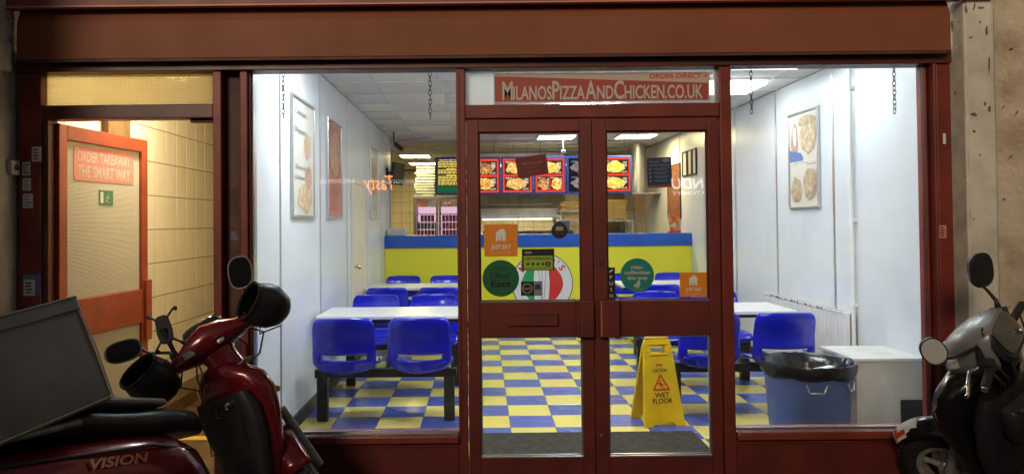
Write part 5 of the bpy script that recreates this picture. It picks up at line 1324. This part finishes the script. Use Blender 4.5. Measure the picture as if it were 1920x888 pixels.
P('exhaust', MB().tube([(-.35, -.17, .30), (-.60, -.20, .34), (-.95, -.20, .40)], [.03, .055, .05], 14), 'plastic_dark', smooth=50)
# steered head
hcov = P('handlebar_cover', MB().loft([ring((.31, -.20, 1.0), (1, 0, 0), (0, 0, 1), .028, .028), ring((.325, -.14, 1.005), (1, 0, 0), (0, 0, 1), .06, .042), ring((.35, -.08, 1.02), (1, 0, 0), (0, 0, 1), .105, .065), ring((.36, 0, 1.03), (1, 0, 0), (0, 0, 1), .125, .08), ring((.35, .08, 1.02), (1, 0, 0), (0, 0, 1), .105, .065), ring((.325, .14, 1.005), (1, 0, 0), (0, 0, 1), .06, .042), ring((.31, .20, 1.0), (1, 0, 0), (0, 0, 1), .028, .028)]), 'scoot_red', True, smooth=60)
P('speedometer', ellipsoid((.335, 0, 1.10), (0, 1, 0), (.9, 0, .45), (-.45, 0, .9), .095, .065, .035), 'lens_dark', True, hcov, smooth=60)
P('speedometer_rim', MB().loft([ring((.34, 0, 1.075), (0, 1, 0), (.9, 0, .45), .105, .075, 2.4, 28), ring((.333, 0, 1.095), (0, 1, 0), (.9, 0, .45), .102, .073, 2.4, 28)]), 'scoot_red', True, hcov, smooth=50)
P('headlight', ellipsoid((.46, 0, 1.0), (0, 1, 0), (0, 0, 1), (1, 0, 0), .085, .05, .03), 'lens_clear', True, hcov, smooth=60)
P('neck_cover', MB().loft([ringZ(.86, .375, .06, .08), ringZ(.93, .365, .06, .075), ringZ(.99, .355, .07, .09)]), 'scoot_red', True, smooth=60)
P('ignition', MB().lathe([(.02, 0), (.02, .012), (.012, .014)], basis((.268, -.045, .985), (0, -1, 0), (0, 0, 1)), 16, True, True), 'chrome', True, hcov, smooth=40)
P('switch_label', MB().cbox((.25, .10, 1.0), (.004, .05, .03)), 'vinyl_grey', True, hcov)
for s_ in (-1, 1):
    P('grip', MB().tube([(.315, s_ * .18, 1.0), (.30, s_ * .34, 1.02)], .017, 10), 'rubber', True, smooth=50)
    d = (Vector((-.62, .52, .48)) if s_ < 0 else Vector((-.72, .20, .62))).normalized(); u = Vector((.3, 1, -.2)); u = (u - d * u.dot(d)).normalized(); v = d.cross(u).normalized(); c0_ = Vector((.375, -.355, .95)) if s_ < 0 else Vector((.385, .265, .93))
    pr = ((0, .045, .040), (.025, .078, .064), (.08, .104, .080), (.13, .108, .080), (.18, .098, .070), (.205, .090, .062))
    mf = P('hand_muff', MB().loft([ring(c0_ + d * t, u, v, a, b, 2.3, 22) for t, a, b in pr] + [ring(c0_ + d * t, u, v, a - .006, b - .006, 2.3, 22) for t, a, b in pr[::-1][:-1]], True, True), 'vinyl', True, smooth=60)
    P('cuff', MB().loft([ring(c0_ + d * .198, u, v, .094, .066, 2.3, 22), ring(c0_ + d * .212, u, v, .094, .066, 2.3, 22)], False, False), 'rubber', True, mf, solid=.006)
    P('brake_cable', MB().tube([(.36, s_ * .16, 1.0), (.40, s_ * .22, .93), (.42, s_ * .15, .86), (.40, s_ * .06, .84)], .005, 6), 'black', True, smooth=60)
for k_, s_ in enumerate((-1, 1)):
    P('turn_signal', ellipsoid((.475, s_ * .155, .72), (.5, s_ * .8, 0), (0, 0, 1), (.8, -s_ * .5, .1), .05, .022, .016), 'orange', par=fcv, smooth=60)
    P('cover_crease', MB().tube([(.36, s_ * .165, .83), (.41, s_ * .205, .72), (.44, s_ * .188, .58), (.455, s_ * .15, .44)], [.006, .012, .010, .004], 8), 'scoot_red', par=fcv, smooth=60)
    P('cable', MB().tube([(.42, s_ * .10, 1.0), (.50, s_ * .12, .95), (.50, s_ * .08, .88), (.45, s_ * .04, .84)], .005, 6), 'black', True, smooth=60)
P('glove_box_line', MB().tube([(.305, -.11, .66), (.292, -.11, .52), (.292, .11, .52), (.305, .11, .66), (.305, -.11, .66)], .0035, 5), 'rubber')
P('ignition_barrel', MB().lathe([(.018, 0), (.018, .012), (.010, .016)], basis((.292, -.075, .71), (0, -1, 0), (0, 0, 1)), 14, True, True), 'chrome', smooth=40)
P('side_moulding', MB().tube([(-.92, -.118, .742), (-.70, -.178, .715), (-.45, -.205, .675), (-.22, -.202, .645), (-.04, -.17, .585)], .007, 6), 'plastic_dark', par=body, smooth=60)
P('loose_strap', MB().tube([(.34, .10, .97), (.30, .13, .90), (.31, .14, .86)], .004, 5), 'black', True)
P('loose_strap', MB().tube([(.30, -.24, .96), (.26, -.20, .90), (.28, -.30, .88)], .004, 5), 'black', True)
mirror(P, -1, (.33, -.19, 1.03), (.37, -.285, 1.235), .060, .085, (-1, .12, .05), (.05, -.45, 1), 'dark_reflection')
mirror(P, 1, (.33, .17, 1.03), (.36, .335, 1.215), .052, .082, (-1, -.10, .05), (.0, 1.0, .30), 'dark_reflection')
# phone holder on the left of the bars
hp = Vector((.27, .13, 1.17)); u, v = Vector((.15, .94, .30)).normalized(), Vector((-.05, -.30, .95)).normalized()
v = (v - u * v.dot(u)).normalized(); n_ = u.cross(v)
Mh = Matrix(((u.x, v.x, n_.x, hp.x), (u.y, v.y, n_.y, hp.y), (u.z, v.z, n_.z, hp.z), (0, 0, 0, 1)))
q = MB().prism([(-.030, -.055), (-.018, -.066), (.018, -.066), (.030, -.055), (.036, -.01), (.030, .05), (.018, .064), (-.018, .064), (-.030, .05), (-.036, -.01)], Mh @ Matrix.Translation((0, 0, -.008)), .016)
ph = P('phone_holder', q, 'rubber', True, bevel=.003)
for sx in (-1, 1):
    for sz in (-1, 1):
        P('claw', MB().tube([Mh @ Vector((sx * .02, sz * .045, 0)), Mh @ Vector((sx * .055, sz * .078, .004)), Mh @ Vector((sx * .062, sz * .084, .026))], [.006, .005, .012], 8), 'rubber', True, ph, smooth=50)
P('holder_arm', MB().tube([(.32, .15, 1.02), (.30, .15, 1.07), hp + n_ * -.02], [.012, .010, .014], 8), 'plastic_dark', True, ph, smooth=50)
# delivery box strapped to the rack: a thing of its own
RM = WM[rs]
bxm = RM @ Matrix.Translation((-.65, 0, .845)) @ Matrix.Translation((.27, 0, 0)) @ Matrix.Rotation(R(-9.0), 4, 'Y') @ Matrix.Translation((-.27, 0, 0))
db_ = thing('delivery_box', 'dark grey fabric delivery box strapped on the red scooter', 'delivery box', M=bxm)
def DB(name, mb, m, par=db_, **k): return mb.build(name, m, par, world=False, **k)
L2, W2, HB = .30, .225, .40
rings = []
for z, k in ((0, .985), (.02, 1.0), (.2, 1.012), (HB - .05, 1.0), (HB - .049, 1.0)):
    rings.append([Vector((x * k, y * k, z)) for x, y in rrect(2 * L2, 2 * W2, .018, 3)])
DB('body', MB().loft(rings), 'box_fabric', smooth=40)
DB('lid', MB().loft([[Vector((x, y, HB - .048)) for x, y in rrect(2 * L2 + .012, 2 * W2 + .012, .02, 3)], [Vector((x, y, HB - .004)) for x, y in rrect(2 * L2 + .012, 2 * W2 + .012, .02, 3)], [Vector((x, y, HB + .002)) for x, y in rrect(2 * L2 - .01, 2 * W2 - .01, .02, 3)]]), 'box_fabric', smooth=30)
for zz in (HB - .001, .008):
    pth = [(x, y, zz) for x, y in rrect(2 * L2 + .013, 2 * W2 + .013, .02, 3)]; DB('edge_piping', MB().tube(pth + [pth[0]], .004, 6), 'piping', smooth=60)
for sx in (-1, 1):
    for sy in (-1, 1): DB('corner_piping', MB().tube([(sx * (L2 - .002), sy * (W2 - .002), .01), (sx * (L2 + .002), sy * (W2 + .002), .2), (sx * (L2 - .002), sy * (W2 - .002), HB)], .004, 6), 'piping', smooth=60)
st = MB()
for i in range(46):
    if random.random() < .85: x_ = -L2 + .03 + i * .0118; st.box((x_, -W2 - .0074, HB - .014), (x_ + .003, -W2 - .0062, HB - .006))
DB('stitching', st, 'piping')
DB('handle', MB().tube([(-.12, -W2 - .004, HB - .012), (-.10, -W2 + .01, HB + .018), (.0, -W2 + .012, HB + .022), (.03, -W2 + .0, HB - .01)], .008, 6), 'black', smooth=50)

# ---- grey scooter
gs = scooter_root('scooter', 'black and silver scooter with learner plate at the right', 2.755, -.86, R(115.7), R(19.8))
P = Part(gs, R(16))
P('front_shield', MB().loft([ringZ(.28, .45, .04, .10), ringZ(.36, .475, .06, .15), ringZ(.50, .49, .08, .185), ringZ(.64, .485, .10, .235), ringZ(.74, .465, .11, .265), ringZ(.81, .445, .105, .255), ringZ(.87, .42, .09, .19), ringZ(.905, .40, .06, .12)]), 'black_gloss', smooth=60)
P('inner_panel', MB().loft([ringZ(.30, .38, .03, .15, 3), ringZ(.50, .37, .05, .20, 3), ringZ(.68, .345, .06, .21, 3), ringZ(.79, .33, .045, .17, 3)]), 'plastic_dark', smooth=60)
P('glove_pocket', MB().loft([ringZ(.56, .27, .035, .10, 3), ringZ(.60, .265, .06, .13, 3), ringZ(.72, .27, .07, .14, 3), ringZ(.735, .27, .06, .13, 3)]), 'plastic_dark', smooth=50)
P('floorboard', MB().loft([ringX(-.10, .31, .17, .06), ringX(.05, .28, .18, .04), ringX(.32, .28, .18, .04), ringX(.42, .33, .15, .06)]), 'plastic_dark', smooth=50)
P('rear_body', MB().loft([ringX(-.98, .72, .05, .04), ringX(-.80, .67, .16, .11), ringX(-.5, .60, .20, .15), ringX(-.25, .55, .205, .16), ringX(-.08, .48, .18, .15), ringX(-.01, .42, .12, .10)]), 'black_gloss', smooth=60)
P('seat', MB().loft([ringX(-.75, .80, .09, .03), ringX(-.62, .81, .14, .055), ringX(-.35, .775, .155, .06), ringX(-.12, .74, .14, .06), ringX(.02, .71, .10, .05), ringX(.07, .69, .05, .03)]), 'vinyl', smooth=60)
P('engine', MB().loft([ringX(-.75, .30, .10, .09), ringX(-.45, .30, .13, .11), ringX(-.1, .33, .11, .10)]), 'plastic_dark', smooth=50)
wheel(P, .695, .235, .235, .095, True, 6)
wheel(P, -.60, .235, .235, .10, False, 3)
ff = fender(P, .695, .235, .297, .085, 41, 165, 'black_gloss', taper=.35)
# learner plate wrapped on the fender nose
rings = []
for i in range(7):
    a = R(42 + 32 * i / 6); rings.append([Vector((.695 + (.3015 - .05 * abs(u_) ** 2.2) * math.cos(a), u_ * .085 * .93, .235 + (.3015 - .05 * abs(u_) ** 2.2) * math.sin(a))) for u_ in [-.9 + 1.8 * k / 8 for k in range(9)]])
pl = P('learner_plate', MB().loft(rings, False, False, closed=False), 'white', True, ff, smooth=60, solid=.002)
for a0, a1, u0, u1 in ((45, 50, .20, .78), (45, 60, .52, .78)):
    rings = []
    for i in range(4):
        a = R(a0 + (a1 - a0) * i / 3); rings.append([Vector((.695 + (.3042 - .05 * abs(u_) ** 2.2) * math.cos(a), u_ * .085 * .93, .235 + (.3042 - .05 * abs(u_) ** 2.2) * math.sin(a))) for u_ in [u0 + (u1 - u0) * k / 4 for k in range(5)]])
    P('learner_letter', MB().loft(rings, False, False, closed=False), 'print_red', True, ff, smooth=60)
for s_ in (-1, 1): P('fork_leg', MB().tube([(.695, s_ * .075, .235), (.55, s_ * .075, .56)], [.022, .026], 10), 'rim_grey', True, smooth=50)
P('side_stand', MB().tube([(.0, .10, .28), (-.05, .32, .135)], .012, 8), 'black')
# steered head: silver cowl with dash
cw = P('headset_cowl', MB().loft([ringX(.545, .925, .035, .03), ringX(.525, .93, .085, .07), ringX(.47, .95, .13, .105), ringX(.40, .98, .15, .125), ringX(.34, 1.0, .148, .125, e=3), ringX(.295, 1.02, .136, .110, e=3.4), ringX(.285, 1.02, .12, .09, e=3.4)]), 'scoot_silver', True, smooth=60)
P('dash_rim', MB().loft([ring((.285, 0, 1.035), (0, 1, 0), (.45, 0, .89), .134, .100, 3.6, 32), ring((.262, 0, 1.047), (0, 1, 0), (.45, 0, .89), .120, .086, 3.6, 32)], False, True), 'plastic_dark', True, cw, smooth=50)
P('dash_lens', ellipsoid((.258, 0, 1.052), (0, 1, 0), (.45, 0, .89), (-.89, 0, .45), .108, .072, .012, n=28, e=3.8), 'lens_grey', True, cw, smooth=60)
P('stem_cover', MB().loft([ringZ(.80, .345, .07, .07, 3.2), ringZ(.88, .32, .075, .085, 3.2), ringZ(.97, .315, .07, .115, 3.2)]), 'black_gloss', True, cw, smooth=50)
P('dash_button', ellipsoid((.225, -.05, 1.03), (0, 1, 0), (0, 0, 1), (1, 0, 0), .014, .014, .01), 'alu', True, cw, smooth=60)
P('key_plate', MB().cbox((.238, .02, .885), (.006, .05, .028)), 'vinyl_grey', True, cw)
P('turn_signal', ellipsoid((.455, .125, .965), (.5, .8, 0), (0, 0, 1), (.8, -.5, .1), .05, .03, .018), 'lens_clear', True, cw, smooth=60)
P('turn_signal', ellipsoid((.455, -.125, .965), (.5, -.8, 0), (0, 0, 1), (.8, .5, .1), .05, .03, .018), 'lens_clear', True, cw, smooth=60)
for s_ in (-1, 1):
    P('grip', MB().tube([(.31, s_ * .12, .985), (.30, s_ * .20, .985), (.285, s_ * .345, .99)], [.014, .018, .018], 12), 'rubber', True, smooth=50)
    P('bar_end', MB().tube([(.285, s_ * .345, .99), (.284, s_ * .357, .99)], .013, 10), 'chrome', True, smooth=40)
    P('switch_block', MB().cbox((.31, s_ * .185, .995), (.055, .05, .055)), 'plastic_dark', True, bevel=.01)
    P('brake_lever', MB().tube([(.345, s_ * .19, .985), (.375, s_ * .22, .98), (.365, s_ * .29, .975), (.35, s_ * .36, .965), (.355, s_ * .375, .962)], [.012, .010, .008, .007, .010], 8), 'chrome', True, smooth=50)
mat('fairing_grey', (.07, .07, .075), .35, var=.3, scale=9)
P('side_fairing', ellipsoid((.515, .165, .60), (.25, .1, .96), (.9, .35, -.2), (-.35, .93, 0), .13, .055, .03), 'fairing_grey', smooth=60)
P('side_fairing', ellipsoid((.515, -.165, .60), (.25, -.1, .96), (.9, -.35, -.2), (-.35, -.93, 0), .13, .055, .03), 'fairing_grey', smooth=60)
P('headlight', ellipsoid((.545, 0, .935), (0, 1, 0), (-.25, 0, 1), (1, 0, .25), .085, .05, .022), 'lens_clear', True, cw, smooth=60)
for yy in (-.03, .03): P('cable', MB().tube([(.30, .16 + yy, .97), (.25, .20 + yy, .92), (.29, .13 + yy, .85), (.34, .06, .82)], .005, 6), 'black', True, smooth=60)
P('pocket_lid', MB().cbox((.235, 0, .742), (.09, .26, .012), Matrix.Rotation(R(12), 3, 'Y')), 'fairing_grey', bevel=.005)
P('reservoir', MB().cbox((.33, -.17, 1.045), (.075, .06, .04), Matrix.Rotation(R(15), 3, 'Z')), 'plastic_dark', True, bevel=.008)
P('brake_cable', MB().tube([(.33, -.20, 1.0), (.28, -.26, .98), (.27, -.24, .90), (.32, -.15, .88)], .005, 6), 'black', True, smooth=60)
mirror(P, -1, (.33, -.18, 1.06), (.39, -.285, 1.215), .062, .085, (-.80, .55, .05), (.05, -.30, 1), 'plastic_dark')
mirror(P, 1, (.34, .15, 1.02), (.445, .325, 1.155), .052, .066, (-.62, .75, .12), (.05, .30, 1), 'lens_clear', shape=2.2)  # pale glass colour stands in for a bright reflection
# delivery box on the grey scooter
GM = WM[gs]
gb_ = thing('delivery_box', 'black delivery box on the silver scooter at the right edge', 'delivery box', M=GM @ Matrix.Translation((-.66, 0, .87)))
DB('body', MB().loft([[Vector((x, y, z)) for x, y in rrect(.5, .46, .03, 3)] for z in (0, .36)]), 'box_fabric', gb_, smooth=40)
DB('lid', MB().loft([[Vector((x * k, y * k, z)) for x, y in rrect(.51, .47, .03, 3)] for z, k in ((.361, 1), (.41, 1), (.42, .95))]), 'black', gb_, smooth=40)

# ------------------------------------------------------------------ across the street: lit shop signs that mirror in the glass
OY = -14.0
ob = thing('opposite_building', 'dark building across the street seen only mirrored in the glass', 'building', (0, OY - 2, GZ))
MB().box((-16, OY - 6, GZ), (16, OY - .3, 6.0)).build('wall', 'plaster_grey', ob)
MB().box((-8, OY - .2999, 1.9), (-.2, OY - .2, 2.9)).build('sign_board', 'black', ob)
MB().box((1.5, OY - .2999, 1.9), (9.5, OY - .2, 2.9)).build('sign_board', 'black', ob)
emis('neon_orange', (1.0, .30, .05), 24.0); emis('neon_white', (.85, .9, 1.0), 10.0)
def opp(s_, px, py, size_px, width_px, m, label, **k):
    y = -OY; x, z = U(px, py, y); sc_ = (y - CAM_Y) / FPX
    M = basis((x, OY - .19, z), (-1, 0, 0), (0, 0, 1)); q = MB(); put_text(q, s_, M, size_px * sc_, width_px * sc_, **k)
    o = q.build('sign_lettering', m, None); tag(o, label, 'sign', 'lit signs across the street')
opp('Tasty', 707, 341, 27, 56, 'neon_orange', 'glowing orange script mirrored in the left window', shear=.3)
opp('AFRICAN FOOD', 629, 339, 7, 66, 'neon_white', 'small white sign words mirrored left of the orange script')
opp('AFRICAN FOOD', 765, 339, 7, 88, 'neon_white', 'small white sign words mirrored right of the orange script')
opp('MANDU', 1313, 343, 19, 102, 'neon_white', 'white sign word mirrored in the right door', bold=.02, shear=.1)
opp('STATIONERY', 1302, 361, 7, 74, 'neon_white', 'small white word mirrored below the sign word in the right door')
